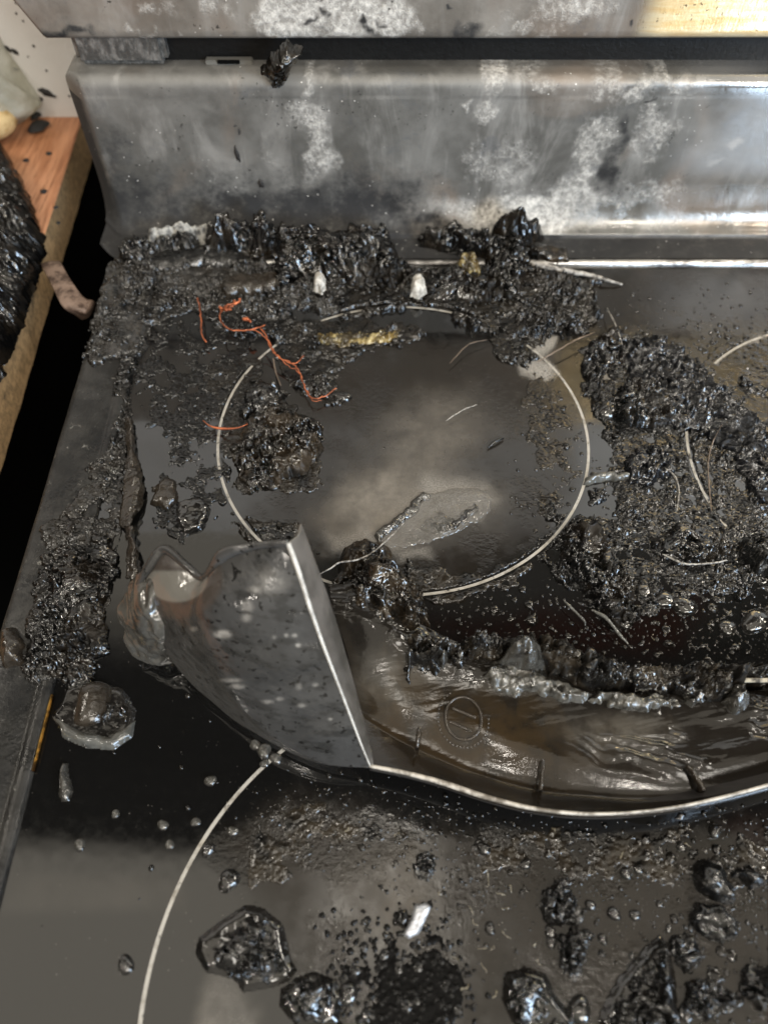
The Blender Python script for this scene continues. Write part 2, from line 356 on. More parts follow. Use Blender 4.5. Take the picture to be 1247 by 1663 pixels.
# ---- steel frame on the left and the body below
def metal_frame_mat():
    n = NT('scorched_frame_steel'); c = n.mix(n.noise(40, 5, .65, lo=.35, hi=.7), (.010, .0097, .009), (.030, .029, .027)); c = n.mix(n.noise(130, 6, .78, lo=.60, hi=.70), c, (.20, .195, .18)); c = n.mix(n.noise(60, 6, .75, lo=.46, hi=.62), c, (.006, .006, .006))
    return n.set(base=c, rough=n.ramp(n.noise(50), .3, .7, .22, .5), spec=.35, normal=n.bump(n.noise(500), .0003))
M['frame'] = metal_frame_mat()
def frame():
    prof = [(X_EDGE, -.02), (X_EDGE, -.002), (X_EDGE + .0012, .0005), (X_EDGE + .004, .0016), (X_SEAM - .009, .0020), (X_SEAM - .0075, .0012), (X_SEAM - .006, .0012), (X_SEAM - .0048, .0024), (X_SEAM - .001, .0024), (X_SEAM, .0012), (X_SEAM + .0003, -.002)]
    ys = np.linspace(Y_FRONT, Y_PANEL + .002, 300); xs = np.array([p[0] for p in prof]); zs = np.array([p[1] for p in prof])
    V = np.stack([np.broadcast_to(xs, (300, len(xs))), np.broadcast_to(ys[:, None], (300, len(xs))), zs + (vn(ys * 70, ys * 0)[:, None] - .5) * .0006], -1)
    mesh_obj('cooktop_frame', V.reshape(-1, 3), gridfaces(300, len(xs)), M['frame'], rng)
    box('side_panel', X_EDGE + .003, X_RIGHT, Y_FRONT, Y_PANEL + .06, -.9, -.006, M['dark'], rng)
    n = NT('painted_gold_light'); m = n.set(base=n.mix(n.noise(150, 4, lo=.4, hi=.6), (.75, .45, .12), (.12, .07, .03)), rough=.25, metal=1)
    box('gold_lit_edge', X_SEAM - .0002, X_SEAM + .0009, at(40, 1255)[1], at(75, 1130)[1], .0002, .0020, m, rng, .0003)  # gold light on the frame's inner edge, made as a brass-coloured strip
frame()
# ---- rear strip, channel, back panel, rail, control panel
def steel_mat(name, b1, b2, metal, rough):
    n = NT(name)
    A, S, T, K = n.attr('ash'), n.attr('soot'), n.attr('tint'), n.attr('clean')
    cl = n.noise(26, 6, .62, lo=.34, hi=.68); fine = n.noise(300, 6, .75); mid = n.noise(95, 6, .7)
    c = n.mix(cl, b1, b2)
    c = n.mix(n.noise(14, 4, .6, .8, lo=.50, hi=.75), c, (.20, .165, .135)); c = n.mix(n.math('MULTIPLY', n.noise(30, 5, .65, .6, stretch=(1.6, 1, .45), lo=.5, hi=.7), .5), c, (.36, .35, .33))
    c = n.mix(n.math('MULTIPLY', n.noise(40, 6, .7, .5, lo=.56, hi=.70), .5), c, (.10, .105, .115))
    c = n.mix(T, c, n.mix(n.noise(120, 5, .7, stretch=(.25, 1, 2.5), lo=.3, hi=.7), (.82, .56, .24), (.96, .84, .56)))
    brk = n.math('ADD', n.math('MULTIPLY', mid, .65), n.math('MULTIPLY', fine, .45))
    am = n.ramp(n.math('ADD', n.math('MULTIPLY', A, .62), n.math('MULTIPLY', n.math('SUBTRACT', brk, .55), 1.5)), .05, .85); am = n.math('MULTIPLY', am, n.ramp(A, 0, .30))
    c = n.mix(am, c, n.mix(n.ramp(fine, .35, .65), (.30, .29, .27), (.66, .64, .60)))
    sm = n.math('MULTIPLY', n.ramp(n.math('ADD', S, n.math('MULTIPLY', n.math('SUBTRACT', brk, .55), 1.6)), .15, 1.0), n.ramp(S, 0, .5))
    c = n.mix(sm, c, n.mix(fine, (.005, .005, .0053), (.020, .020, .021)))
    pits = n.math('MULTIPLY', n.ramp(n.noise(420, 3, .6), .62, .70), n.noise(33, 4, lo=.50, hi=.62)); c = n.mix(n.math('MULTIPLY', pits, .8), c, (.015, .014, .013))
    wsp = n.math('MULTIPLY', n.ramp(n.voro(230), .05, .10, 1, 0), n.noise(31, 4, lo=.47, hi=.60)); c = n.mix(wsp, c, (.80, .78, .74))
    r = n.math('ADD', n.ramp(cl, 0, 1, rough, rough + .18), n.math('MULTIPLY', n.math('ADD', am, sm), .3)); r = n.math('SUBTRACT', r, n.math('MULTIPLY', K, .36))
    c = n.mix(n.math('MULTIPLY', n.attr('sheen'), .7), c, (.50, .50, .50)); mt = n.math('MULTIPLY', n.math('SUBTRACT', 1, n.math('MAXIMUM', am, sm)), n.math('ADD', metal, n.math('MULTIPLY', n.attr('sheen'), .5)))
    br = n.noise(900, 2, stretch=(1, 1, .05))
    bm = n.bump(n.math('ADD', n.math('MULTIPLY', am, fine), n.math('MULTIPLY', mid, .25)), .0009); bm = n.bump(br, .00006, .6, bm)
    return n.set(base=c, rough=r, metal=mt, normal=bm)
def pfeat(X, Z, Yp, specs):
    """painted soot/ash spots on an upright panel; each spot is measured on the panel's plane"""
    out = np.zeros(X.shape)
    wx = X + (fbm(X * 70, Z * 70, 31) - .5) * .02; wz = Z + (fbm(X * 70, Z * 70, 47) - .5) * .02
    for (px, py, rx, ry, k) in specs:
        c = aty(px, py, Yp); e = aty(px + rx, py, Yp); g = aty(px, py - ry, Yp)
        d = np.hypot((wx - c[0]) / abs(e[0] - c[0]), (wz - c[2]) / abs(g[2] - c[2])); out += k * sstep(d, 1.25, .3)
    return np.clip(out, 0, 1)
def panel():
    yp = Y_PANEL; zt = aty(640, 94, yp + .021)[2]
    prof = [(Y_STRIP + .006, .0012), (yp - .0135, .0012), (yp - .0118, .0014), (yp - .0112, .0026), (yp - .0108, .0034)]
    prof += [(yp - .0108 + .0108 * math.sin(R(a)), .0034 + .0235 * (1 - math.cos(R(a)))) for a in range(9, 91, 9)]
    prof += [(yp + .0002, z) for z in np.linspace(.029, zt - .008, 60)]
    for a in np.linspace(0, 90, 8): prof.append((yp + .0002 + .006 * (1 - math.cos(R(a))), zt - .006 + .006 * math.sin(R(a))))
    prof += [(yp + .012, zt + .0002), (yp + .021, zt - .0006)]
    prof = np.array(prof); x1 = aty(199, 374, yp)[0] + .003
    xs = np.r_[np.linspace(0, 1, 14)[:-1], np.linspace(1, 2, 330)]
    t = np.clip(1 - xs, 0, 1)                                   # 1 at the outer edge of the chamfer
    X = np.where(xs < 1, x1 - t * .0125, x1 + (xs - 1) * (X_RIGHT - x1)); dy = t ** 1.3 * .014
    zc = zt - .0085 * (1 - np.sqrt(np.clip(1 - t ** 2, 0, 1)))
    ny = len(prof); G = np.zeros((ny, len(X), 3)); G[..., 0] = X; G[..., 1] = prof[:, :1] + dy
    G[..., 2] = np.minimum(prof[:, 1:2], zc[None] + 0 * prof[:, 1:2])
    xx, zz = G[..., 0], G[..., 2]
    G[..., 1] += (fbm(xx * 18, zz * 18, 5, 2) - .5) * .0012 * ((zz > .02) & (zz < zt - .01))
    ash = pfeat(xx, zz, yp, [(505, 180, 28, 40, .75), (520, 240, 32, 45, .75), (515, 300, 28, 40, .6), (500, 130, 10, 20, .6), (750, 170, 12, 12, .9), (800, 130, 30, 25, .8), (790, 175, 25, 22, .8), (860, 130, 60, 20, .45),
                             (690, 330, 70, 30, .75), (780, 340, 70, 32, .85), (880, 345, 80, 32, .95), (960, 300, 60, 45, .75), (960, 230, 45, 60, .6), (1010, 150, 60, 30, .55), (1060, 220, 40, 60, .55), (1050, 310, 50, 35, .6), (830, 265, 50, 60, .4), (770, 260, 30, 40, .35), (440, 270, 30, 60, .25), (390, 300, 15, 30, .3), (1090, 140, 80, 14, .5), (640, 300, 40, 40, .3)])
    soot = pfeat(xx, zz, yp, [(1010, 200, 10, 24, .6), (1004, 245, 20, 45, .72), (985, 290, 40, 34, .66), (1030, 305, 30, 20, .5), (1195, 235, 14, 12, .45), (1165, 255, 14, 9, .45), (1170, 220, 60, 40, .3), (300, 330, 120, 40, .6), (480, 330, 120, 25, .7), (190, 300, 40, 90, .55), (180, 200, 30, 80, .4), (700, 352, 50, 14, .9), (330, 190, 120, 60, .12), (1160, 160, 50, 8, .35), (380, 225, 5, 16, .9), (425, 296, 6, 9, .9), (1055, 170, 8, 8, .9)])
    soot = np.maximum(soot, 1.0 * np.clip(t[None] * 2.5, 0, 1) * (zz < zt - .012)); soot = np.maximum(soot, sstep(zz, .0034, .0026) * .95)  # darkens the left chamfer and the channel at the foot
    soot = np.maximum(soot, np.clip(sstep(zz, .062, .014) * .85 + (fbm(xx * 60, zz * 60, 19, 4) - .5) * .5 * sstep(zz, .07, .03), 0, 1) * sstep(xx, .09, .0))
    sheen = sstep(xx + (fbm(xx * 50, zz * 50, 23, 3) - .5) * .05, .15, .22) * sstep(zz, .03, .045)  # window sheen put into the base colour: paler towards the right end
    clean = sstep(xx, .06, .15) * sstep(zz, .034, .024) + sstep(xx, .08, .2) * sstep(zz, zt - .012, zt - .006)
    m = steel_mat('burnt_back_panel_steel', (.105, .102, .094), (.185, .180, .168), .40, .46)
    mesh_obj('back_panel', G.reshape(-1, 3), gridfaces(ny, len(X)), m, rng, attrs=dict(ash=ash, soot=soot, tint=0 * ash, clean=np.clip(clean, 0, 1), sheen=np.clip(sheen, 0, 1)))
    # narrow bright strip along the back of the glass
    n = NT('bright_rear_strip'); ms = n.set(base=n.mix(n.noise(140, 5, .7, stretch=(.3, 1, 1), lo=.42, hi=.6), (.55, .54, .52), (.10, .095, .09)), rough=.3, metal=.9, normal=n.bump(n.noise(300), .0004))
    y0 = Y_STRIP; a = np.array([(y0, -.003), (y0, .0012), (y0 + .0008, .0024), (y0 + .0022, .0029), (y0 + .0036, .0024), (y0 + .0046, .0010), (y0 + .0064, .0004)])
    xs = np.linspace(X_SEAM + .002, X_RIGHT, 200); G = np.zeros((len(a), 200, 3)); G[..., 0] = xs; G[..., 1] = a[:, :1]; G[..., 2] = a[:, 1:]
    mesh_obj('rear_strip', G.reshape(-1, 3), gridfaces(len(a), 200), ms, rng)
    # recessed dark rail above the panel, its end cap, a small clip
    yr = yp + .020; zr0 = zt - .002; zr1 = aty(640, 60, yr)[2]
    box('vent_rail', aty(262, 90, yr)[0], X_RIGHT, yr, yr + .05, zr0, zr1 + .01, M['black_metal'], rng)
    n = NT('brushed_end_cap'); mc = n.set(base=n.mix(n.noise(220, 5, .7, stretch=(1, 1, .5), lo=.4, hi=.7), (.06, .06, .058), (.22, .215, .205)), rough=.4, metal=.3, normal=n.bump(n.noise(400), .0006))
    box('end_cap', aty(118, 80, yr - .008)[0], aty(268, 80, yr - .008)[0], yr - .008, yr + .04, zr0 + .002, zr1 + .012, mc, rng, .003)
    q = aty(372, 97, yr - .004); g = [(0, .0105), (.0105, 0)]
    n = NT('grey_clip_metal'); mg = n.set(base=(.16, .155, .14), rough=.5, metal=.3)
    cl = box('retaining_clip', q[0] - .0125, q[0] + .0125, yr - .006, yr - .001, zt - .0008, zt + .0018, mg, rng, .0005)
    box('clip_slot', q[0] - .006, q[0] + .006, yr - .0068, yr - .0058, zt + .0004, zt + .0024, M['dark'], cl, .0003)
    # sheath above the rail: control panel, lower edge and slanted left end
    yc = yp + .010; zb = aty(640, 66, yc)[2]; ztop = zb + .09
    xb, xtop = aty(82, 62, yc)[0], aty(30, 0, yc)[0]; sl = (xtop - xb) / (aty(30, 0, yc)[2] - aty(82, 62, yc)[2])
    rows = [(yc + .03, zb), (yc + .004, zb), (yc + .0012, zb + .0008), (yc, zb + .0025)] + [(yc, z) for z in np.linspace(zb + .005, ztop, 60)] + [(yc + .004, ztop + .003), (yc + .05, ztop + .004)]
    rows = np.array(rows); s = np.r_[0, .25, .5, .75, np.linspace(1, 2, 330)]
    G = np.zeros((len(rows), len(s), 3)); left = xb + sl * (rows[:, 1:2] - zb)
    rim = np.clip(1 - s, 0, 1); G[..., 0] = np.where(s < 1, left - .001 - .002 * np.sin(rim * np.pi / 2), left + np.clip(s - 1, 0, 1) * (X_RIGHT - left)); G[..., 1] = rows[:, :1] + rim * .03 * (rim > .3); G[..., 2] = rows[:, 1:2]
    xx, zz = G[..., 0], G[..., 2]
    ash = pfeat(xx, zz, yc, [(470, 25, 45, 70, 1), (540, 20, 60, 70, 1), (600, 25, 60, 60, .95), (650, 30, 40, 50, .75), (440, 40, 30, 50, .6), (360, 15, 40, 30, .5), (250, 10, 40, 30, .45), (205, 40, 14, 9, .8), (235, 55, 30, 10, .6), (900, 20, 90, 40, .45), (300, 48, 10, 8, .8), (960, 15, 50, 30, .4), (850, 58, 160, 6, .4)])
    soot = pfeat(xx, zz, yc, [(120, 52, 70, 14, .7), (765, 45, 38, 28, .8), (598, 55, 24, 16, 1), (515, 30, 10, 8, .9), (725, 12, 9, 14, .95), (630, 30, 16, 8, .8), (935, 45, 40, 18, .45), (330, 40, 60, 40, .3), (1027, 37, 7, 5, 1), (90, 20, 40, 60, .35)])
    tint = sstep(xx, aty(1020, 30, yc)[0], aty(1075, 30, yc)[0] + .004) * sstep(zz, zb + .0008, zb + .004)
    tint2 = sstep(xx + (fbm(xx * 90, zz * 90, 8) - .5) * .02, aty(1000, 30, yc)[0], aty(1070, 30, yc)[0])
    m = steel_mat('burnt_control_panel_steel', (.15, .136, .118), (.26, .24, .212), .4, .42)
    mesh_obj('control_panel', G.reshape(-1, 3), gridfaces(*xx.shape), m, rng, attrs=dict(ash=ash, soot=soot, tint=np.clip(tint2 * tint, 0, 1), clean=np.clip(tint2, 0, 1), sheen=0 * ash))
    return zt, yr
Z_TOP, Y_RAIL = panel()

# ================================================================== LEFT: worktop
def worktop():
    A = at(135, 186); B = at(0, 605)                              # right edge of the laminate
    d = (B - A) / np.linalg.norm(B - A); A = A - d * .0; E = A + d * .62; th_ = .030
    root = tag(empty('worktop', (A + E) / 2 + np.array([-.1, 0, 0])), 'wood effect worktop edge left of the stove with burnt chipboard side', 'worktop')
    n = NT('orange_wood_laminate')
    c = n.mix(n.noise(16, 5, .6, .6, stretch=(9, 1, 1), lo=.3, hi=.7), (.33, .135, .06), (.52, .25, .13)); c = n.mix(n.noise(60, 4, .7, stretch=(7, .45, 1), lo=.46, hi=.68), c, (.22, .085, .035)); c = n.mix(n.noise(150, 5, .7, lo=.66, hi=.72), c, (.02, .015, .012))
    mt = n.set(base=c, rough=.4)
    n = NT('scorched_chipboard'); c = n.mix(n.noise(260, 5, .75, lo=.35, hi=.65), (.36, .235, .115), (.19, .125, .06)); c = n.mix(n.noise(35, 5, .7, lo=.60, hi=.74), c, (.03, .02, .014))
    me_ = n.set(base=c, rough=.8, normal=n.bump(n.noise(600, 4, .7), .0004))
    nrm = np.array([-d[1], d[0], 0]); nrm = nrm if nrm[0] < 0 else -nrm
    def slab(name, z0, z1, off, wid, mat, k=60, jag=0):
        t = np.linspace(0, .62, k); P = A + d * t[:, None]; jg = (fbm(t * 60, t * 0, 77, 4) - .5) * jag
        In = P + nrm * (off + jg)[:, None] if jag else P + nrm * off; Out = P + nrm * wid
        ring_ = np.stack([In + [0, 0, z0], In + [0, 0, z1 - .001], In + nrm * .001 + [0, 0, z1], Out + [0, 0, z1], Out + [0, 0, z0]], 1)
        f = [tuple(q) for q in gridfaces(k, 5, wrap=True)[:, ::-1]] + [tuple(range(5)), tuple(range((k - 1) * 5, k * 5))[::-1]]
        return mesh_obj(name, ring_.reshape(-1, 3), f, mat, root, smooth=False)
    slab('laminate_top', -.0008, 0, 0, .5, mt); slab('chipboard_core', -th_, -.001, .0015, .49, me_, 240, .0015)
    # strip of edge veneer burnt loose and curling over the gap
    n = NT('curled_veneer'); mv = n.set(base=n.mix(n.noise(120, 5, .7, lo=.4, hi=.65), (.17, .115, .085), (.03, .014, .007)), rough=.6, normal=n.bump(n.noise(400), .0005))
    G = loft([[at(66, 428, .002), at(82, 424, .004), at(98, 424, .004)], [at(84, 462, .004), at(98, 462, .006), at(114, 452, .006)], [at(102, 498, .004), at(118, 494, .0055), at(136, 482, .004)], [at(122, 512, -.004), at(138, 508, .002), at(152, 488, .002)], [at(134, 520, -.01), at(146, 514, -.006), at(157, 496, -.006)]], 16, 44)
    shell('peeled_veneer', G, .0008, mv, root)
worktop()

# ================================================================== LUMPS
def chunks(C, rad, seed):
    """many small broken crumbs as one set of quads"""
    rs = np.random.RandomState(seed); g = np.array([-1., 0, 1.])
    pts = []; idx = {}; quads = []
    for ax in range(3):
        for sgn in (-1, 1):
            for i in range(2):
                for j in range(2):
                    q = []
                    for (a, b) in ((0, 0), (1, 0), (1, 1), (0, 1)):
                        p = [0, 0, 0]; p[ax] = sgn; p[(ax + 1) % 3] = g[i + a]; p[(ax + 2) % 3] = g[j + b]; k = tuple(p)
                        if k not in idx: idx[k] = len(pts); pts.append(k)
                        q.append(idx[k])
                    quads.append(q if sgn > 0 else q[::-1])
    U = np.array(pts); U = U / np.linalg.norm(U, axis=1, keepdims=True); Q = np.array(quads); n = len(C)
    V = U[None] * (1 + rs.uniform(-.38, .38, (n, len(U), 1))) * rs.uniform(.55, 1.25, (n, 1, 3))
    a = rs.uniform(0, 6.28, (n, 1)); ca, sa = np.cos(a), np.sin(a); x = V[..., 0] * ca - V[..., 1] * sa; y = V[..., 0] * sa + V[..., 1] * ca
    b = rs.uniform(0, 6.28, (n, 1)); cb, sb = np.cos(b), np.sin(b); z = V[..., 2] * cb - y * sb; y = V[..., 2] * sb + y * cb
    V = np.stack([x, y, z], -1) * rad[:, None, None] + C[:, None]
    return V.reshape(-1, 3), (Q[None] + np.arange(n)[:, None, None] * len(U)).reshape(-1, 4)
def lump(name, label, cat, poly, h, style='char', z0=0., lean=0., res=.0006, seed=1, mat='char', group=None, parent=None, edge=.006, warp=.0022, amp=1., kind=None, wpts=False, crumbs=.3, csize=1.):
    P = np.array(poly, float) if wpts else np.array([at(*p, z0)[:2] for p in poly])
    x0, y0 = P.min(0) - .005; x1, y1 = P.max(0) + .005
    xs = np.arange(x0, x1, res); ys = np.arange(y0, y1, res); X, Y = np.meshgrid(xs, ys); s = seed * 13
    S = sdf(P, X + (fbm(X * 160, Y * 160, s, 3) - .5) * 2 * warp, Y + (fbm(X * 160, Y * 160, s + 5, 3) - .5) * 2 * warp)
    if style == 'char': S = S + (fbm(X * 420, Y * 420, s + 9, 3) - .5) * .0022 * amp
    d = np.clip(S / edge, 0, 1); dome = np.sqrt(np.clip(1 - (1 - d) ** 2, 0, 1)); big = fbm(X * 75, Y * 75, s + 2, 3)
    ym = (Y - y0) / (y1 - y0)
    H = h * dome * (.45 + .95 * big) * (1 + lean * (ym - .5) * 2) * (.55 + .9 * fbm(X * 38 + 3, Y * 38, s + 61, 2))
    if style == 'char':
        qx_ = X + (fbm(X * 330, Y * 330, s + 71, 2) - .5) * .0022; qy_ = Y + (fbm(X * 330, Y * 330, s + 72, 2) - .5) * .0022
        rough_ = .10 + 1.35 * sstep(fbm(X * 95, Y * 95, s + 75, 2), .40, .58); H = H + amp * .0022 * (fbm(X * 230, Y * 230, s + 78, 2) - .5) * dome                  # smooth molten areas beside broken ones
        for cell, a in ((.0050, .0026), (.0027, .0019), (.0015, .0008)): H = H + amp * a * rough_ * (flakes(qx_ / cell, qy_ / cell, s + int(cell * 1e5)) - .45) * sstep(dome, .1, .6)
        H = H - amp * .004 * sstep(fbm(X * 210, Y * 210, s + 21, 3), .56, .70) * dome
        lat = .0016
    elif style == 'string':
        ang = R(-38); U_ = X * math.cos(ang) + Y * math.sin(ang); V_ = -X * math.sin(ang) + Y * math.cos(ang)
        V_ = V_ + (fbm(X * 45, Y * 45, s + 3, 3) - .5) * .02
        H = H + amp * .0022 * (1 - abs(2 * fbm(U_ * 70, V_ * 620, s + 4, 3) - 1) * 2.2) * dome + amp * .0012 * (fbm(U_ * 120, V_ * 1300, s + 6, 2) - .5) * dome
        F1, F2, A_, B_ = worley(X / .003, Y / .003, s + 31); H = H + .0011 * amp * (A_ > .6) * np.sqrt(np.clip(.2 - F1 ** 2, 0, 1)) * 2; lat = .001
    elif style == 'melt':
        F1, F2, A_, B_ = worley(X / .006, Y / .006, s + 3); H = H + amp * .0016 * (np.sqrt(np.clip(1 - F1 ** 2, 0, 1)) - .5) * dome + amp * .0006 * (fbm(X * 600, Y * 600, s + 8, 2) - .5) * dome; lat = .0004
    else: H = h * sstep(d, -.15, 1.) * (.7 + .5 * fbm(X * 140, Y * 140, s + 90, 3)); lat = 0.     # plain smooth puddle
    q = np.clip(H / max(h, 1e-6), 0, 1.3)
    DX = (fbm(X * 260, Y * 260, s + 40, 3) - .5) * 2 * lat * q; DY = (fbm(X * 260, Y * 260, s + 43, 3) - .5) * 2 * lat * q
    ins = S > 0; Z = np.where(ins, z0 + np.maximum(H, .0002), z0 - .0006)
    keep = ins[:-1, :-1] | ins[1:, :-1] | ins[:-1, 1:] | ins[1:, 1:]
    V = np.stack([X + DX, Y + DY, Z], -1).reshape(-1, 3); RG = rough_ if style == 'char' else np.ones(X.shape)
    V, q4, ex = compact(V, gridfaces(*X.shape, keep=keep), dict(rg=RG))
    if not len(q4): return None
    if style == 'char' and crumbs:
        rs = np.random.RandomState(s); wgt = np.flatnonzero((V[:, 2] > z0 + .0004) & (ex['rg'] > .45)); k = int(len(wgt) * res * res / 7e-6 * crumbs)
        if k:
            pick = rs.choice(wgt, k); rad = (.0003 + .0021 * rs.rand(k) ** 4.0 * min(1, h / .006)) * csize; cv, cq = chunks(V[pick] + rs.normal(0, .0004, (k, 3)), rad, s + 1); q4 = np.vstack([q4, cq + len(V)]); V = np.vstack([V, cv])
    o = mesh_obj(name, V, q4, M[mat], parent)
    if parent is None: tag(o, label, cat, group, kind)
    return o
def bead(cx, cy, r, h, label, group, mat='melt_dark', squash=1., rot=0., seed=0, name='plastic_bead', parent=None):
    """one drop that set on the glass"""
    c = at(cx, cy); a = np.linspace(0, 2 * np.pi, 28, endpoint=False); t = np.linspace(0, 1, 9)
    rs = np.random.RandomState(seed); w = 1 + .10 * np.sin(2 * a + rs.rand() * 6) + .06 * np.sin(3 * a + rs.rand() * 6)
    V = []
    for q in t:
        rr = r * math.cos(q * np.pi / 2) ** .8 * w; x = rr * np.cos(a); y = rr * np.sin(a) * squash
        V.append(np.stack([c[0] + x * math.cos(rot) - y * math.sin(rot), c[1] + x * math.sin(rot) + y * math.cos(rot), np.full(28, h * math.sin(q * np.pi / 2) - .0003) + (rs.rand(28) - .5) * .0001 * h / .001], -1))
    f = [tuple(q) for q in gridfaces(9, 28, wrap=True)]
    o = mesh_obj(name, np.array(V).reshape(-1, 3), f, M[mat], parent)
    if parent is None: tag(o, label, 'bead', group)
    return o

# ================================================================== BURNT FILM, CRUMBS AND DROPLETS OVER THE GLASS (nobody could count them)
def residue():
    xs = np.arange(X_SEAM - .029, .312, .00039); ys = np.arange(-.006, Y_STRIP - .0005, .00038); X, Y = np.meshgrid(xs, ys)
    H = np.full(X.shape, -.001); brown = np.zeros(X.shape); shine = np.zeros(X.shape); grey = np.zeros(X.shape)
    wx = X + (fbm(X * 90, Y * 90, 301, 4) - .5) * .016; wy = Y + (fbm(X * 90, Y * 90, 302, 4) - .5) * .016
    n1 = fbm(X * 130, Y * 130, 311, 5, .6); n2 = fbm(X * 420, Y * 420, 312, 4, .6)
    def bb(poly, m=.012):
        P = np.array([at(*p)[:2] for p in poly]); a, b = P.min(0) - m, P.max(0) + m
        i0, i1 = np.searchsorted(ys, [a[1], b[1]]); j0, j1 = np.searchsorted(xs, [a[0], b[0]]); return P, (slice(i0, i1), slice(j0, j1))
    def crumb(poly, amp, cover, soft=.006, br=0., gr=0., cells=(.0042, .0021), seed=0, sh=0.):
        P, s = bb(poly)
        if X[s].size == 0: return
        m = sstep(sdf(P, wx[s], wy[s]), -soft, soft); t = m * (1 + cover) - 1 + (n1[s] * .75 + n2[s] * .25 - .5) * 2.0 * (m > 0) * 1.0
        t = np.where(m > .01, t, -1); b = 0
        rg = sstep(fbm(X[s] * 62, Y[s] * 62, 340 + seed, 3), .40, .56); jx = X[s] + (n2[s] - .5) * .003; jy = Y[s] + (n1[s] - .5) * .004
        for c in cells: b = b + 1.15 * flakes(jx / c, jy / c, 330 + seed + int(c * 1e4)) * c / cells[0]
        b = b * rg + (1 - rg) * (.12 + .55 * fbm(X[s] * 210, Y[s] * 210, 350 + seed, 2))
        h = np.where(t > 0, amp * np.clip(t * 2.2, 0, 1) ** .7 * (.15 + .6 * b) * (.5 + n1[s]) + .0002 * np.clip(t * 5, 0, 1), -.001)
        k = h > H[s]; H[s] = np.where(k, h, H[s]); brown[s] = np.where(k, br, brown[s]); grey[s] = np.where(k, gr, grey[s]); shine[s] = np.where(k, sh, shine[s])
    def drops(poly, cell, prob, rmin, rmax, ht=.6, soft=.008, br=0., seed=0, sh=1.):
        P, s = bb(poly)
        if X[s].size == 0: return
        m = sstep(sdf(P, wx[s], wy[s]), -soft, soft)
        F1, F2, A, B = worley(X[s] / cell + (n2[s] - .5) * .12, Y[s] / cell, 360 + seed); r = rmin + (rmax - rmin) * A ** 2.2
        d = F1 * cell; ok = (B < prob * m) & (d < r)
        h = np.where(ok, ht * np.sqrt(np.clip(r * r - d * d, 0, None)) * np.minimum(1, 1.2) + .00005, -.001)
        k = h > H[s]; H[s] = np.where(k, h, H[s]); brown[s] = np.where(k, br, brown[s]); shine[s] = np.where(k, sh, shine[s]); grey[s] = np.where(k, 0, grey[s])
    def film(poly, amp, cover, sc_=300., soft=.006, br=0., gr=0., seed=0, sh=.5, cells=None):
        P, s = bb(poly)
        if X[s].size == 0: return
        m = sstep(sdf(P, wx[s], wy[s]), -soft, soft); q = fbm(X[s] * sc_, Y[s] * sc_, 380 + seed, 4, .6)
        t = m * (1 + cover) - 1 + (n1[s] * .8 + q * .2 - .5) * 1.8; t = np.where(m > .01, t, -1)
        h = np.where(t > 0, amp * np.clip(t * 8, 0, 1) * (.25 + q), -.001)
        k = h > H[s]; H[s] = np.where(k, h, H[s]); brown[s] = np.where(k, br, brown[s]); grey[s] = np.where(k, gr, grey[s]); shine[s] = np.where(k, sh, shine[s])
    film([(575, 1540), (640, 1515), (720, 1500), (765, 1560), (770, 1700), (560, 1700)], .0004, .30, 500, soft=.014, br=0, seed=45, sh=-1)
    # left puddle: black scab patches on clear glass
    film([(250, 500), (440, 520), (420, 640), (370, 700), (360, 860), (300, 900), (240, 870), (270, 760), (215, 640)], .0011, .02, 500, seed=1, sh=.3)
    film([(330, 600), (450, 560), (420, 660), (380, 740), (380, 860), (350, 850), (340, 700)], .0014, .25, 600, br=.3, seed=2, sh=.6)
    crumb([(170, 430), (480, 430), (560, 470), (560, 520), (480, 500), (400, 520), (300, 500), (250, 530), (225, 590), (140, 600), (150, 520)], .0060, .75, br=.35, gr=.3, seed=3)
    crumb([(470, 470), (640, 440), (860, 440), (970, 460), (960, 530), (860, 560), (780, 530), (680, 505), (560, 520)], .0068, .80, br=.3, seed=4, sh=.5)
    crumb([(300, 460), (470, 470), (480, 560), (400, 560), (330, 520)], .0050, .55, br=.15, seed=5)
    crumb([(440, 520), (560, 515), (700, 530), (690, 548), (600, 575), (555, 600), (560, 660), (510, 665), (450, 610)], .0040, .58, br=.4, seed=6, sh=.5)
    crumb([(780, 540), (870, 530), (900, 560), (850, 600), (800, 580)], .003, .4, br=.3, seed=7)
    crumb([(360, 690), (420, 640), (530, 690), (520, 800), (380, 800)], .0025, .45, br=.5, seed=8)
    crumb([(370, 840), (480, 850), (520, 900), (400, 900)], .003, .5, br=.6, seed=9)
    crumb([(60, 900), (130, 780), (180, 700), (225, 600), (215, 760), (190, 900), (170, 1100), (60, 1120), (20, 1080)], .0026, .22, br=.3, gr=.2, seed=40)
    crumb([(196, 560), (232, 560), (215, 700), (205, 800), (190, 900), (172, 900), (185, 740)], .0026, .35, soft=.003, br=.2, seed=41)
    # film and grit along the inside right of the ring and under it
    film([(860, 600), (930, 640), (945, 780), (890, 850), (850, 860), (870, 760), (840, 650)], .0006, .12, 700, br=.7, seed=10, sh=.8)
    crumb([(640, 905), (740, 930), (860, 890), (880, 930), (760, 985), (660, 960)], .0022, .42, br=.5, seed=11)
    drops([(840, 600), (960, 640), (960, 800), (880, 880), (840, 840)], .0030, .35, .0003, .0012, br=.5, seed=12)
    # right half: wreckage
    crumb([(940, 560), (1060, 540), (1160, 600), (1450, 720), (1450, 900), (1100, 860), (1000, 880), (950, 800), (985, 740), (950, 680)], .0042, .18, br=0, seed=13, sh=.6, cells=(.006, .0026))
    crumb([(880, 800), (1000, 850), (1450, 830), (1450, 1010), (1100, 990), (1020, 1030), (900, 960), (860, 900)], .0040, .14, br=.05, seed=14, sh=.8, cells=(.0055, .0024))
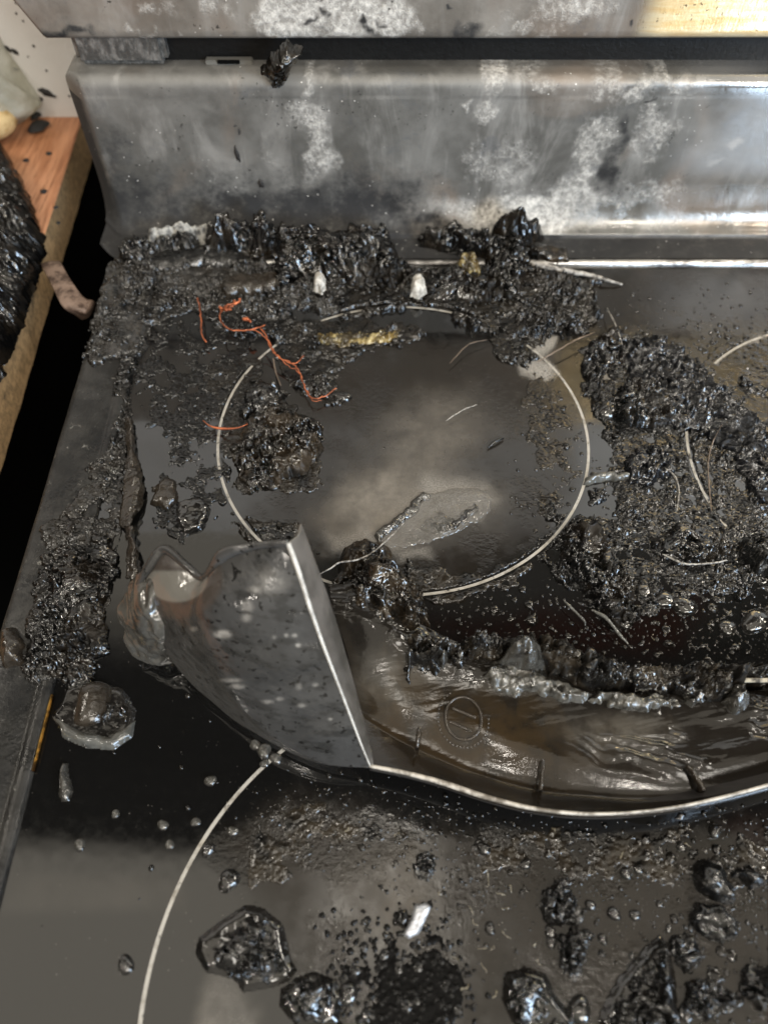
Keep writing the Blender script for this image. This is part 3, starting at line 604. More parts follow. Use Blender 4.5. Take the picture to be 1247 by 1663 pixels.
    film([(1140, 560), (1470, 520), (1470, 830), (1210, 760), (1150, 640)], .0010, .60, 420, br=.5, seed=15, sh=1)
    film([(960, 640), (1080, 620), (1200, 740), (1450, 900), (1450, 1000), (1050, 960), (900, 900), (900, 820), (1000, 850)], .0007, .30, 380, br=0, seed=46, sh=1)
    drops([(940, 640), (1450, 760), (1450, 1000), (1000, 1000), (890, 880)], .0052, .45, .0008, .0022, br=.1, seed=47)
    drops([(940, 470), (1470, 460), (1470, 600), (1130, 620), (1000, 560)], .0034, .45, .0003, .0013, br=.3, seed=16)
    drops([(960, 540), (1470, 520), (1470, 620), (1160, 640)], .0050, .55, .0008, .0022, br=.3, seed=17)
    drops([(690, 980), (900, 960), (1450, 960), (1450, 1090), (760, 1080)], .0026, .75, .0004, .0013, br=.2, seed=18)
    drops([(720, 970), (1450, 900), (1450, 1080), (800, 1070)], .0062, .4, .0010, .0028, br=.3, seed=19)
    drops([(400, 1280), (1450, 1330), (1450, 1600), (1000, 1520), (760, 1480), (620, 1420), (420, 1400)], .0017, .8, .00018, .0005, br=.6, seed=48, sh=.6)
    drops([(640, 1340), (1450, 1340), (1450, 1560), (900, 1560), (700, 1460)], .0034, .6, .0003, .0009, br=.4, seed=49)
    drops([(700, 1420), (1100, 1480), (1100, 1700), (760, 1700)], .0060, .30, .0003, .0009, br=.3, seed=50)
    # front burner: fine grit fading to bare glass, beads towards the right
    drops([(370, 1270), (1450, 1330), (1450, 1500), (900, 1440), (600, 1420), (400, 1420)], .0022, .55, .0002, .0008, br=.5, seed=20)
    film([(380, 1300), (620, 1320), (700, 1370), (540, 1400), (420, 1450), (390, 1380)], .0004, .10, 700, br=.8, seed=21, sh=.8)
    film([(700, 1340), (1450, 1340), (1450, 1480), (960, 1420), (800, 1420)], .0005, .12, 600, br=.7, seed=22, sh=.8)
    drops([(500, 1320), (1450, 1340), (1450, 1560), (760, 1520), (640, 1440)], .0060, .32, .0005, .0017, br=.3, seed=23)
    drops([(570, 1530), (720, 1500), (770, 1620), (760, 1700), (540, 1700)], .0021, .95, .0007, .0013, br=0, soft=.016, seed=24, sh=-.7)
    drops([(600, 1520), (740, 1510), (760, 1700), (580, 1700)], .0050, .6, .0010, .0022, br=.1, seed=25)
    drops([(1050, 1370), (1470, 1340), (1470, 1700), (1060, 1700), (1080, 1500)], .0058, .62, .0010, .0026, br=.2, seed=26)
    drops([(1100, 1480), (1470, 1440), (1470, 1700), (1100, 1700)], .0030, .5, .0005, .0013, br=.2, seed=27)
    drops([(150, 1250), (420, 1240), (420, 1560), (60, 1500)], .0090, .12, .0005, .0013, br=0, seed=28)
    drops([(170, 1040), (560, 1230), (420, 1260), (200, 1230)], .0050, .22, .0003, .0011, br=.2, seed=29)
    drops([(450, 1260), (1250, 1310), (1250, 1350), (500, 1330)], .0030, .5, .0003, .0012, br=.1, seed=30)
    drops([(500, 580), (830, 560), (860, 700), (830, 860), (560, 830)], .0070, .10, .0002, .0006, br=.6, seed=31)
    # the printed rings stay clear where the photo shows them
    def clear(cx, cy, rad, a0, a1, w=.0016):
        ang = np.degrees(np.arctan2(Y - cy, X - cx)) % 360; d = abs(np.hypot(X - cx, Y - cy) - rad)
        m = (d < w + (n2 - .5) * .0024) & (ang > a0) & (ang < a1); H[m] = -.001
    clear(.0094, .2482, .0917, 60, 116); clear(.0094, .2482, .0917, 150, 232); clear(.0094, .2482, .0917, 300, 410); clear(.0094, .2482, .0917, -1, 42); clear(.0094, .2482, .0917, 268, 300)
    clear(.2426, .2293, .0935, 95, 135); clear(.2426, .2293, .0935, 160, 195); clear(.0320, .0050, .1102, 100, 200)
    big = fbm(X * 55, Y * 55, 399, 3); H = np.where((H > .0006) & (big > .56), .0006 + (H - .0006) * (1 - .65 * sstep(big, .56, .66)), H)
    pale = np.zeros(X.shape); rs = np.random.RandomState(12)
    def squig(px, py, n_, stp, curl, w=.00020):
        p = at(px, py)[:2]; a = rs.uniform(0, 6.28); L = [p]
        for _ in range(n_): a += rs.normal(0, curl) + curl * .3; p = p + stp * np.array([math.cos(a), math.sin(a)]); L.append(p)
        L = np.array(L); a_, b_ = L.min(0) - .001, L.max(0) + .001
        sl = (slice(*np.searchsorted(ys, [a_[1], b_[1]])), slice(*np.searchsorted(xs, [a_[0], b_[0]])))
        if X[sl].size == 0: return
        m = linedist(L, X[sl], Y[sl]) < w * (.6 + .8 * n2[sl]); H[sl] = np.where(m, np.maximum(H[sl], .00022), H[sl]); pale[sl] = np.where(m, 1, pale[sl])
    for (px, py, n_, c_) in [(790, 1440, 14, .9), (805, 1450, 12, 1.1), (760, 1470, 8, .8), (775, 1505, 9, 1.2), (745, 1560, 5, .3), (795, 1545, 9, 1.), (830, 1525, 10, .15), (775, 1540, 8, .2), (868, 1538, 7, .9), (790, 1580, 8, .9), (870, 1560, 9, .9), (715, 1450, 6, .9), (830, 1450, 8, 1.), (800, 1620, 9, .8), (760, 1600, 8, .9), (815, 1475, 9, .9), (850, 1600, 8, 1.), (900, 1350, 6, .8), (1010, 1385, 6, .8), (1120, 1375, 7, .8), (560, 1350, 5, .6), (640, 1360, 5, .6), (1180, 1000, 9, .8), (1060, 1030, 8, .8), (860, 1020, 8, .8), (1100, 830, 9, .6), (980, 700, 8, .5)]: squig(px, py, max(3, n_ // 2), .0008, c_)
    # scab on the frame
    V = np.stack([X, Y, np.where(H > 0, H, -.0006)], -1)
    onframe = X < X_SEAM + .0005
    V[..., 2] += onframe * .0021
    kp = H > 0; keep = kp[:-1, :-1] | kp[1:, :-1] | kp[:-1, 1:] | kp[1:, 1:]
    V, q, at_ = compact(V.reshape(-1, 3), gridfaces(*X.shape, keep=keep), dict(brown=brown, shine=shine, grey=grey, pale=pale))
    rs = np.random.RandomState(4); cand = np.flatnonzero((V[:, 2] > .0011) & (V[:, 1] > .22)); k = 1700; pk = rs.choice(cand, k); rad = .0003 + .0016 * rs.rand(k) ** 3.2
    cv, cq = chunks(V[pk] + rs.normal(0, .0003, (k, 3)), rad, 77); q = np.vstack([q, cq + len(V)]); V = np.vstack([V, cv]); at_ = {a: np.r_[b_, np.repeat(b_[pk], 26)] for a, b_ in at_.items()}
    n = NT('burnt_residue_crust'); B, S, G_ = n.attr('brown'), n.attr('shine'), n.attr('grey')
    c = n.mix(n.math('MULTIPLY', B, n.noise(110, 4, lo=.35, hi=.65)), (.0022, .0021, .002), (.028, .022, .015))
    c = n.mix(n.noise(230, 5, .7, lo=.70, hi=.82), c, (.12, .115, .105)); c = n.mix(n.math('MULTIPLY', G_, n.noise(90, 4, lo=.4, hi=.6)), c, (.075, .073, .07))
    c = n.mix(n.attr('pale'), c, n.mix(n.noise(300, 3), (.07, .06, .04), (.26, .235, .18)))
    r = n.math('SUBTRACT', n.ramp(n.noise(350, 4), .35, .68, .08, .32), n.math('MULTIPLY', S, .05))
    m = n.set(base=c, rough=n.math('MAXIMUM', r, n.math('MULTIPLY', S, -.35)), spec=n.ramp(S, -1, 0, .06, .5), normal=n.bump(n.noise(700, 2, .5), .0002, .5))
    o = mesh_obj('burnt_residue', V, q, m, attrs=at_); tag(o, 'black crust, grit and tiny droplets baked over the glass hob', 'burnt crust', kind='stuff')
residue()

# ================================================================== CHARRED HEAPS ALONG THE BACK
lump('char_heap', 'large glittering black char heap against the steel back panel, biggest on the stove', 'char heap', [(440, 480), (452, 430), (430, 400), (470, 393), (630, 393), (645, 420), (660, 455), (640, 478), (560, 470), (500, 455)], .019, lean=.45, seed=11, edge=.026, amp=.9, crumbs=1.6, csize=1.5, res=.0005)
lump('char_heap', 'peaked black char heap left of the largest heap, touching the back panel', 'char heap', [(330, 430), (340, 405), (325, 396), (400, 393), (450, 393), (460, 420), (420, 428), (370, 418)], .026, lean=.6, seed=12, edge=.022, amp=.9, crumbs=1.5, csize=1.5, res=.0005)
lump('char_heap', 'low grey black char heap in the back left corner of the stove', 'char heap', [(195, 425), (215, 398), (270, 393), (330, 398), (330, 418), (260, 420), (230, 440)], .008, mat='char_grey', seed=13, lean=.3, crumbs=1.2)
M['ash_grey'] = m_simple('pale_grey_ash', (.34, .33, .30), .75, base2=(.05, .048, .045), cs=260, bump=.0008, bs=600)
lump('ash_flake', 'pale grey chunk of ash lying on the back left heap', 'ash flake', [(244, 408), (250, 396), (300, 391), (356, 393), (358, 404), (300, 404), (262, 406)], .020, style='melt', mat='ash_grey', seed=24, edge=.006, lean=.3, amp=2)
lump('char_slab', 'dull grey melted slab beside the pale ash flake at the back', 'char slab', [(200, 440), (215, 415), (330, 408), (430, 412), (440, 440), (350, 436), (260, 446)], .005, style='melt', mat='char_grey', seed=14)
lump('char_slab', 'flat dark slab with a pale rim behind the copper wire', 'char slab', [(350, 475), (370, 452), (450, 450), (460, 470), (430, 490), (370, 492)], .007, style='melt', mat='melt_brown', seed=15)
lump('char_clump', 'glittering black clump at the left end of the pale twig', 'char clump', [(800, 470), (795, 430), (820, 405), (850, 410), (858, 450), (840, 490), (815, 490)], .013, seed=16, res=.0005, lean=.3, amp=.7, crumbs=1.2, csize=1.4, edge=.010)
lump('char_clump', 'black knobby clump lying on the rear strip under the white streaks', 'char clump', [(785, 405), (800, 390), (880, 390), (868, 412), (830, 420)], .020, seed=17, res=.0005, lean=.3, amp=.7, crumbs=1.2, csize=1.4, edge=.014)
lump('char_stick', 'long black crumbly stick lying across the rear strip', 'char stick', [(680, 404), (690, 388), (740, 388), (800, 404), (830, 420), (825, 440), (780, 430), (730, 414)], .014, seed=18, res=.0005, edge=.006, amp=.7, crumbs=2.2, csize=1.1)
lump('char_stick', 'short flat brown black board of char at the right end of the heaps', 'char stick', [(850, 418), (860, 402), (920, 412), (922, 432), (870, 430)], .008, style='melt', mat='char_brown', seed=19, edge=.003)
lump('char_clump', 'grey sparkling clump between the long stick and the twig', 'char clump', [(788, 432), (800, 405), (830, 402), (838, 432), (815, 448)], .016, mat='char_grey', seed=20, res=.0005, amp=.7, crumbs=1.2, csize=1.3, edge=.010)
lump('char_heap', 'low black char bank joining the largest heap to the right hand clumps', 'char heap', [(635, 478), (648, 444), (700, 440), (790, 446), (850, 470), (840, 500), (760, 498), (690, 492)], .0085, seed=25, edge=.012, res=.0005, crumbs=.8, csize=1.3)
lump('yellow_crumb', 'yellowish scorched crumb on the rear strip', 'crumb', [(736, 446), (742, 430), (770, 430), (776, 446), (760, 456)], .006, z0=.005, mat='yellow', seed=21, edge=.003)
lump('white_pellet', 'white pellet standing in crumbs just below the rear strip', 'pellet', [(668, 478), (672, 456), (686, 456), (690, 476), (680, 484)], .006, z0=.005, mat='ash_white', style='melt', seed=22, edge=.003)
lump('white_pellet', 'small white pellet at the foot of the largest heap', 'pellet', [(508, 470), (512, 452), (526, 450), (532, 468), (520, 478)], .006, z0=.007, mat='ash_white', style='melt', seed=23, edge=.003)
lump('yellow_crumb', 'olive yellow smear of crumbs inside the top of the left ring', 'crumb', [(500, 556), (520, 545), (575, 543), (650, 535), (640, 552), (560, 560)], .0025, z0=.002, mat='yellow', seed=24, edge=.003, res=.0005)
tag(tube('ash_twig', [at(862, 428, .004), at(900, 436, .005), at(950, 446, .003), at(985, 455, .003), at(1008, 462, .001)], [.0022, .0016, .0015, .0012, .0006], M['twig'], kink=.0004, n=50), 'pale thin ash strip pointing right from the back heaps', 'ash strip')
# chunk hanging from the rail
yq = Y_RAIL - .010
def hanging():
    c = [aty(p[0], p[1], Y_PANEL - .002) for p in [(425, 118), (436, 98), (455, 82), (468, 74), (488, 80), (484, 100), (470, 118), (462, 138), (448, 142), (440, 132)]]
    P = np.array(c)[:, [0, 2]]; x0, z0 = P.min(0) - .004; x1, z1 = P.max(0) + .004
    X, Z = np.meshgrid(np.arange(x0, x1, .0005), np.arange(z0, z1, .0005)); S = sdf(P, X + (fbm(X * 200, Z * 200, 5) - .5) * .006, Z + (fbm(X * 200, Z * 200, 6) - .5) * .006)
    F1, F2, A, B = worley(X / .003, Z / .005, 9); d = np.clip(S / .005, 0, 1)
    D = .008 * np.sqrt(1 - (1 - d) ** 2) * (.6 + .8 * fbm(X * 150, Z * 150, 8)) + .0022 * (np.sqrt(np.clip(1 - F1 ** 2, 0, 1)) - .5) * d
    ins = S > 0; keep = ins[:-1, :-1] | ins[1:, :-1] | ins[:-1, 1:] | ins[1:, 1:]
    V = np.stack([X, np.where(ins, Y_PANEL - .0005 - D, Y_PANEL + .002), Z], -1).reshape(-1, 3); V, q, _ = compact(V, gridfaces(*X.shape, keep=keep))
    tag(mesh_obj('char_clump', V, q, M['char_brown']), 'charred scrap hanging over the top edge of the back panel', 'char clump')
hanging()

# ================================================================== CLUMPS ON THE GLASS
lump('char_clump', 'brown crusty clump with glossy front edge inside the left of the ring', 'char clump', [(388, 775), (380, 740), (400, 690), (430, 660), (480, 672), (525, 695), (525, 730), (500, 770), (450, 795), (410, 797)], .0075, mat='char_brown', seed=31, edge=.008, res=.0005)
lump('char_clump', 'rough grey black clump where the copper wire crosses the ring', 'char clump', [(390, 680), (400, 640), (430, 622), (470, 640), (450, 668), (420, 690)], .006, mat='char', seed=32)
bead(555, 645, .0052, .003, 'shiny clear bead at the end of the copper wire', None, 'melt_dark', .7, seed=2)
lump('stringy_wreck', 'big stringy black mass of burnt fibres over the right burner', 'burnt mass', [(1010, 560), (1070, 548), (1120, 590), (1180, 640), (1240, 700), (1290, 790), (1290, 880), (1220, 800), (1180, 740), (1110, 700), (1050, 680), (1020, 640)], .0060, style='string', mat='char_fuzzy', seed=33, edge=.026, res=.0005, amp=1.5, warp=.006)
lump('char_clump', 'lumpy glossy clump with a bare grey patch, left of the stringy mass', 'char clump', [(945, 600), (955, 560), (990, 540), (1030, 560), (1010, 590), (985, 600), (965, 640), (950, 630)], .008, mat='char', seed=34, res=.0005)
lump('char_clump', 'low sparkling clump along the lower edge of the stringy mass', 'char clump', [(985, 660), (1020, 620), (1080, 640), (1100, 690), (1060, 700), (1010, 690)], .008, mat='char', seed=35)
bead(985, 668, .0060, .0045, 'round glossy bead at the left tip of the burnt mass', None, seed=4)
lump('char_clump', 'dark lump below the hollow of the right burner', 'char clump', [(1010, 750), (1040, 725), (1085, 735), (1090, 770), (1050, 790), (1020, 785)], .006, mat='char_fuzzy', seed=36)
lump('char_clump', 'knobby wet looking clump right of the ring where the arc bends', 'char clump', [(905, 890), (920, 855), (965, 842), (985, 880), (1000, 920), (1030, 950), (1030, 1000), (1000, 1030), (960, 990), (930, 940)], .008, seed=37, res=.0005)
lump('char_clump', 'wide bubbled clump at the right edge beside the lid', 'char clump', [(1050, 880), (1110, 850), (1180, 870), (1190, 900), (1120, 920), (1070, 915)], .0065, seed=38)
lump('char_clump', 'frothy silver grey clump at the right edge of the stove', 'char clump', [(1190, 900), (1210, 880), (1290, 870), (1290, 940), (1220, 935)], .010, mat='char_grey', seed=39, res=.0005)
lump('melted_shred', 'pale flattened melted shred lying against the ring at right', 'melted shred', [(940, 790), (965, 772), (1030, 765), (1025, 778), (980, 786)], .003, style='melt', mat='melt_grey', seed=40, edge=.003)
for i, (x, y, r_) in enumerate([(1110, 985, .0055), (1078, 975, .0048), (1045, 960, .0040), (1180, 1020, .0042), (1225, 1010, .0065), (1010, 1010, .004), (925, 1060, .0035), (880, 1062, .003), (960, 1065, .0035)]):
    bead(x, y, r_, r_ * .6, 'clear brown bead among droplets above the melted lid', 'clear beads above the melted lid', 'melt_dark', .85, rot=i, seed=50 + i)
# smear in the ring
lump('melted_smear', 'wet wrinkled smear of clear plastic on the pale stain inside the ring', 'melted smear', [(606, 872), (622, 852), (650, 832), (686, 800), (700, 806), (676, 832), (650, 852), (628, 876), (612, 886)], .0018, style='melt', mat='melt_wet', seed=41, edge=.005, res=.0004, amp=1.8)
def clear_film():
    n = NT('clear_melted_film'); n.set(base=(.16, .15, .135), rough=.07, spec=.8, normal=n.bump(n.noise(260, 4, .6), .0004))
    tp = n.n.new('ShaderNodeBsdfTransparent'); mx = n.n.new('ShaderNodeMixShader'); mx.inputs[0].default_value = .55
    n.t.links.new(n.b.outputs[0], mx.inputs[1]); n.t.links.new(tp.outputs[0], mx.inputs[2]); n.t.links.new(mx.outputs[0], n.out.inputs[0]); return n.m
M['clear_film'] = clear_film()
lump('melted_smear', 'broad clear film of melted plastic over the pale stain inside the ring', 'melted smear', [(612, 888), (630, 862), (660, 834), (690, 806), (740, 790), (790, 796), (803, 812), (786, 838), (748, 862), (700, 880), (655, 890)], .0013, style='melt', mat='clear_film', seed=38, edge=.010, res=.0004, amp=.8)
lump('melted_smear', 'low glassy blister between the wet smear and the dark ridge inside the ring', 'melted smear', [(684, 862), (694, 846), (716, 834), (748, 846), (740, 860), (712, 872)], .0014, style='melt', mat='melt_wet', seed=44, edge=.006, res=.0004, amp=1.6)
lump('melted_smear', 'short dark ridge at the right tip of the pale stain', 'melted smear', [(725, 850), (745, 835), (775, 818), (782, 824), (755, 845), (735, 862)], .002, style='melt', mat='melt_dark', seed=42, edge=.002)

# ================================================================== LEFT FRAME
lump('char_crust', 'sparkling black crust of melted plastic on the left frame', 'char crust', [(38, 1085), (62, 1010), (70, 940), (88, 880), (100, 850), (135, 840), (150, 870), (178, 870), (186, 940), (170, 1000), (172, 1050), (150, 1075), (165, 1100), (120, 1116), (85, 1100), (60, 1110)], .0048, z0=.0016, seed=43, res=.00045, edge=.016, warp=.004, crumbs=.5)
lump('melted_blob', 'small grey melted blob hanging on the outer edge of the left frame', 'melted blob', [(4, 1060), (8, 1030), (25, 1020), (40, 1040), (36, 1075), (15, 1080)], .006, z0=.002, style='melt', mat='melt_brown', seed=44)
# brown ribbon along the seam
G = loft([[at(202, 680, .002), at(206, 720, .003), at(204, 760, .004), at(200, 800, .004), at(196, 840, .003), at(206, 880, .004), at(204, 940, .003)], [at(212, 680, .004), at(214, 720, .005), at(216, 760, .006), at(222, 800, .007), at(214, 830, .006), at(216, 880, .007), at(222, 940, .005)], [at(216, 680, .001), at(220, 720, .001), at(228, 760, .001), at(234, 815, .002), at(214, 850, .001), at(222, 880, .001), at(230, 935, .001)]], 140, 16)
G += (fbm(G[..., 0] * 300, G[..., 1] * 300, 6)[..., None] - .5) * .003
tag(shell('melted_ribbon', G, .0008, M['melt_brown']), 'twisted brown ribbon of melted plastic along the frame seam', 'melted ribbon')
bead(560, 0, .001, .0005, '', '') if False else None
lump('melted_blob', 'brown tongue shaped blob with a glossy lower rim on the bare left glass', 'melted blob', [(246, 820), (250, 790), (270, 775), (286, 785), (286, 815), (268, 832)], .004, style='melt', mat='melt_brown', seed=45, edge=.005)
lump('melted_blob', 'thin shiny wrinkled patch right of the brown tongue', 'melted blob', [(285, 850), (290, 815), (320, 805), (345, 830), (330, 860), (300, 870)], .0025, style='melt', mat='melt_dark', seed=46, edge=.004)
bead(187, 765, .0034, .002, 'small silvery drop on the seam of the left frame', None, 'melt_grey', .5, .3, 61)
for i, (x, y, r_) in enumerate([(355, 770, .0028), (368, 705, .0022), (330, 780, .0018)]):
    bead(x, y, r_, r_ * .7, 'tiny black bead on the bare glass left of the ring', 'black beads left of the ring', 'melt_dark', .9, i, 70 + i)

# melted capsule below the frame crust
def melted_pod():
    c = at(150, 1165); root = tag(empty('melted_pod', c), 'melted bottle stub in a clear puddle at the lower left of the glass', 'melted stub')
    lump('puddle', '', '', [(82, 1165), (95, 1150), (110, 1115), (150, 1105), (200, 1120), (222, 1150), (215, 1195), (185, 1218), (140, 1212), (105, 1195)], .0022, style='bead', mat='melt_dark', parent=root, seed=47, edge=.0025, warp=.001)
    lump('pale_rim', '', '', [(84, 1160), (100, 1172), (140, 1190), (180, 1196), (208, 1178), (221, 1168), (216, 1196), (185, 1218), (140, 1213), (104, 1196)], .0034, style='melt', mat='melt_grey', parent=root, seed=48, edge=.003, warp=.0008)
    lump('glitter_crumb', '', '', [(158, 1180), (168, 1150), (195, 1135), (214, 1150), (208, 1180), (180, 1195)], .004, style='char', mat='char', parent=root, seed=49, edge=.004, res=.0004)
    P = np.array([at(155, 1104, .004), at(148, 1130, .0055), at(140, 1160, .0055), at(136, 1180, .0035)]); t = 30; L = cr(P, t)
    a = np.linspace(0, np.pi, 21); rr = .0066 * np.sqrt(np.clip(1 - (np.linspace(-.97, 1, t)) ** 4, 0.02, 1)) * np.linspace(1.1, .92, t)
    V = np.stack([L[:, None, 0] + np.cos(a) * rr[:, None] * 1.05, L[:, None, 1] + 0 * a, np.maximum(L[:, None, 2] * 0 + np.sin(a) * rr[:, None] * .95, 0)], -1)
    mesh_obj('stub', V.reshape(-1, 3), gridfaces(t, 21), M['melt_brown'], root)
    lump('tail', '', '', [(96, 1290), (99, 1262), (104, 1238), (112, 1240), (113, 1262), (120, 1285), (112, 1302), (102, 1302)], .0028, style='melt', mat='melt_wet', parent=root, seed=50, edge=.004, warp=.0005)
melted_pod()

# ================================================================== FRONT BLOBS
def block(label, poly, rimpoly, h, mat, seed, edge=.005):
    P = np.array([at(*p)[:2] for p in rimpoly]).mean(0); root = tag(empty('char_block', (P[0], P[1], 0)), label, 'char block')
    lump('melted_rim', '', '', rimpoly, .0022, style='bead', mat='melt_dark', parent=root, seed=seed, edge=.003, warp=.0006, res=.0005)
    lump('char_core', '', '', poly, h, style='char', mat=mat, parent=root, seed=seed + 1, edge=edge, res=.0004, crumbs=.25, amp=1.2)
block('biggest angular char block in a melted puddle, bottom left on the front burner', [(345, 1560), (352, 1535), (380, 1510), (400, 1490), (440, 1495), (455, 1530), (470, 1580), (455, 1592), (400, 1590), (360, 1575)], [(316, 1550), (320, 1525), (360, 1495), (398, 1470), (430, 1475), (460, 1500), (470, 1550), (483, 1575), (470, 1595), (440, 1606), (395, 1612), (380, 1592), (335, 1580)], .0062, 'char_grey', 81, .006)
block('rounded char block just below and right of the big angular block', [(470, 1640), (465, 1610), (490, 1590), (520, 1585), (545, 1605), (545, 1645), (515, 1660), (490, 1655)], [(452, 1635), (455, 1605), (480, 1588), (510, 1575), (545, 1590), (560, 1620), (550, 1662), (520, 1680), (480, 1670)], .0058, 'char_grey', 83)
block('split char block at the bottom edge under the scribbled glass', [(825, 1640), (822, 1590), (850, 1580), (880, 1590), (890, 1620), (920, 1650), (920, 1690), (860, 1690)], [(812, 1620), (818, 1580), (850, 1568), (885, 1580), (900, 1615), (930, 1650), (935, 1700), (850, 1700)], .0060, 'char_grey', 85)
block('largest glittering char block at the lower right, partly outside the frame', [(985, 1690), (995, 1620), (1020, 1580), (1050, 1550), (1075, 1530), (1085, 1560), (1090, 1690)], [(964, 1700), (970, 1650), (1000, 1590), (1040, 1545), (1070, 1518), (1088, 1535), (1098, 1600), (1100, 1700)], .0085, 'char_grey', 87)
lump('char_clump', 'upper of two joined clumps in the middle of the front burner', 'char clump', [(878, 1495), (880, 1460), (895, 1430), (915, 1425), (925, 1455), (940, 1480), (935, 1500), (905, 1510)], .0055, mat='char_grey', seed=91, res=.0004, crumbs=.25, amp=1.3, edge=.004)
lump('char_clump', 'lower of two joined clumps in the middle of the front burner', 'char clump', [(910, 1560), (905, 1525), (925, 1508), (948, 1515), (953, 1545), (942, 1580), (920, 1592)], .0055, mat='char_grey', seed=92, res=.0004, crumbs=.25, amp=1.3, edge=.004)
for i, (p, l) in enumerate([([(1122, 1440), (1124, 1405), (1145, 1392), (1175, 1408), (1188, 1440), (1180, 1468), (1150, 1460)], 'upper of two silvery melted clumps near the right edge'), ([(1122, 1500), (1130, 1470), (1160, 1466), (1190, 1490), (1200, 1525), (1170, 1530), (1140, 1515)], 'lower of two silvery melted clumps near the right edge'), ([(1186, 1425), (1195, 1405), (1220, 1405), (1240, 1440), (1225, 1448)], 'small melted clump right of the two silvery clumps'), ([(1092, 1560), (1090, 1525), (1115, 1512), (1135, 1530), (1138, 1570), (1110, 1578)], 'clump beside the tip of the largest glittering block'), ([(1110, 1640), (1115, 1600), (1150, 1585), (1180, 1600), (1190, 1640), (1150, 1660)], 'bubbly clump right of the largest glittering block'), ([(1200, 1600), (1215, 1570), (1260, 1560), (1270, 1620), (1230, 1640)], 'bubbly clump cut by the right edge of the photo')]):
    lump('melted_clump', l, 'melted clump', p, .0055, style='char' if i > 2 else 'melt', mat='char_grey', seed=100 + i, edge=.005, res=.0004, amp=1.3, crumbs=.25)
B_ = 'glossy bead on the front burner glass'
for i, (x, y, r_) in enumerate([(372, 1430, .0040), (566, 1614, .0034), (205, 1567, .0030), (940, 1640, .0042), (893, 1513, .0022), (958, 1470, .0019), (996, 1484, .0024), (1030, 1486, .0020), (978, 1525, .0018), (895, 1530, .0020), (1085, 1508, .0014), (1070, 1468, .0013), (785, 1378, .0026), (853, 1403, .0022), (1015, 1418, .0022), (1035, 1412, .0018), (338, 1380, .0026), (795, 1508, .0021), (1105, 1375, .0020), (1160, 1350, .0026), (1025, 1552, .0012)]):
    bead(x, y, r_, r_ * .8, B_, 'glossy beads on the front burner glass', 'melt_dark', .95, i, 200 + i)
for i, (x, y, r_) in enumerate([(130, 1372, .0022), (265, 1340, .0020), (276, 1372, .0018), (318, 1335, .0018), (188, 1322, .0016), (378, 1350, .0020), (342, 1268, .0022), (430, 1220, .0030), (415, 1210, .0022), (448, 1232, .0024), (430, 1240, .0018)]):
    bead(x, y, r_, r_ * .8, 'tiny pale bead on the dark glass left of the front ring', 'tiny beads left of the front ring', 'melt_wet', 1, i, 230 + i)
def flake(label, poly, h, mat, seed): return lump('burnt_flake', label, 'flake', poly, h, style='melt', mat=mat, seed=seed, edge=.0015, res=.0003, warp=.0008, amp=.6)
flake('bright silver flake lying on the front burner', [(655, 1515), (668, 1490), (672, 1468), (690, 1464), (699, 1472), (690, 1495), (678, 1520), (664, 1522)], .0022, 'foil', 111)
flake('black scrap touching the bright silver flake', [(640, 1500), (648, 1478), (662, 1476), (664, 1496), (655, 1508)], .0025, 'char', 112)
lump('burnt_flake', 'grey porous flake above the bright silver flake', 'flake', [(666, 1410), (672, 1385), (692, 1380), (704, 1402), (697, 1428), (678, 1430)], .0038, mat='char_grey', seed=113, edge=.003, res=.0004)

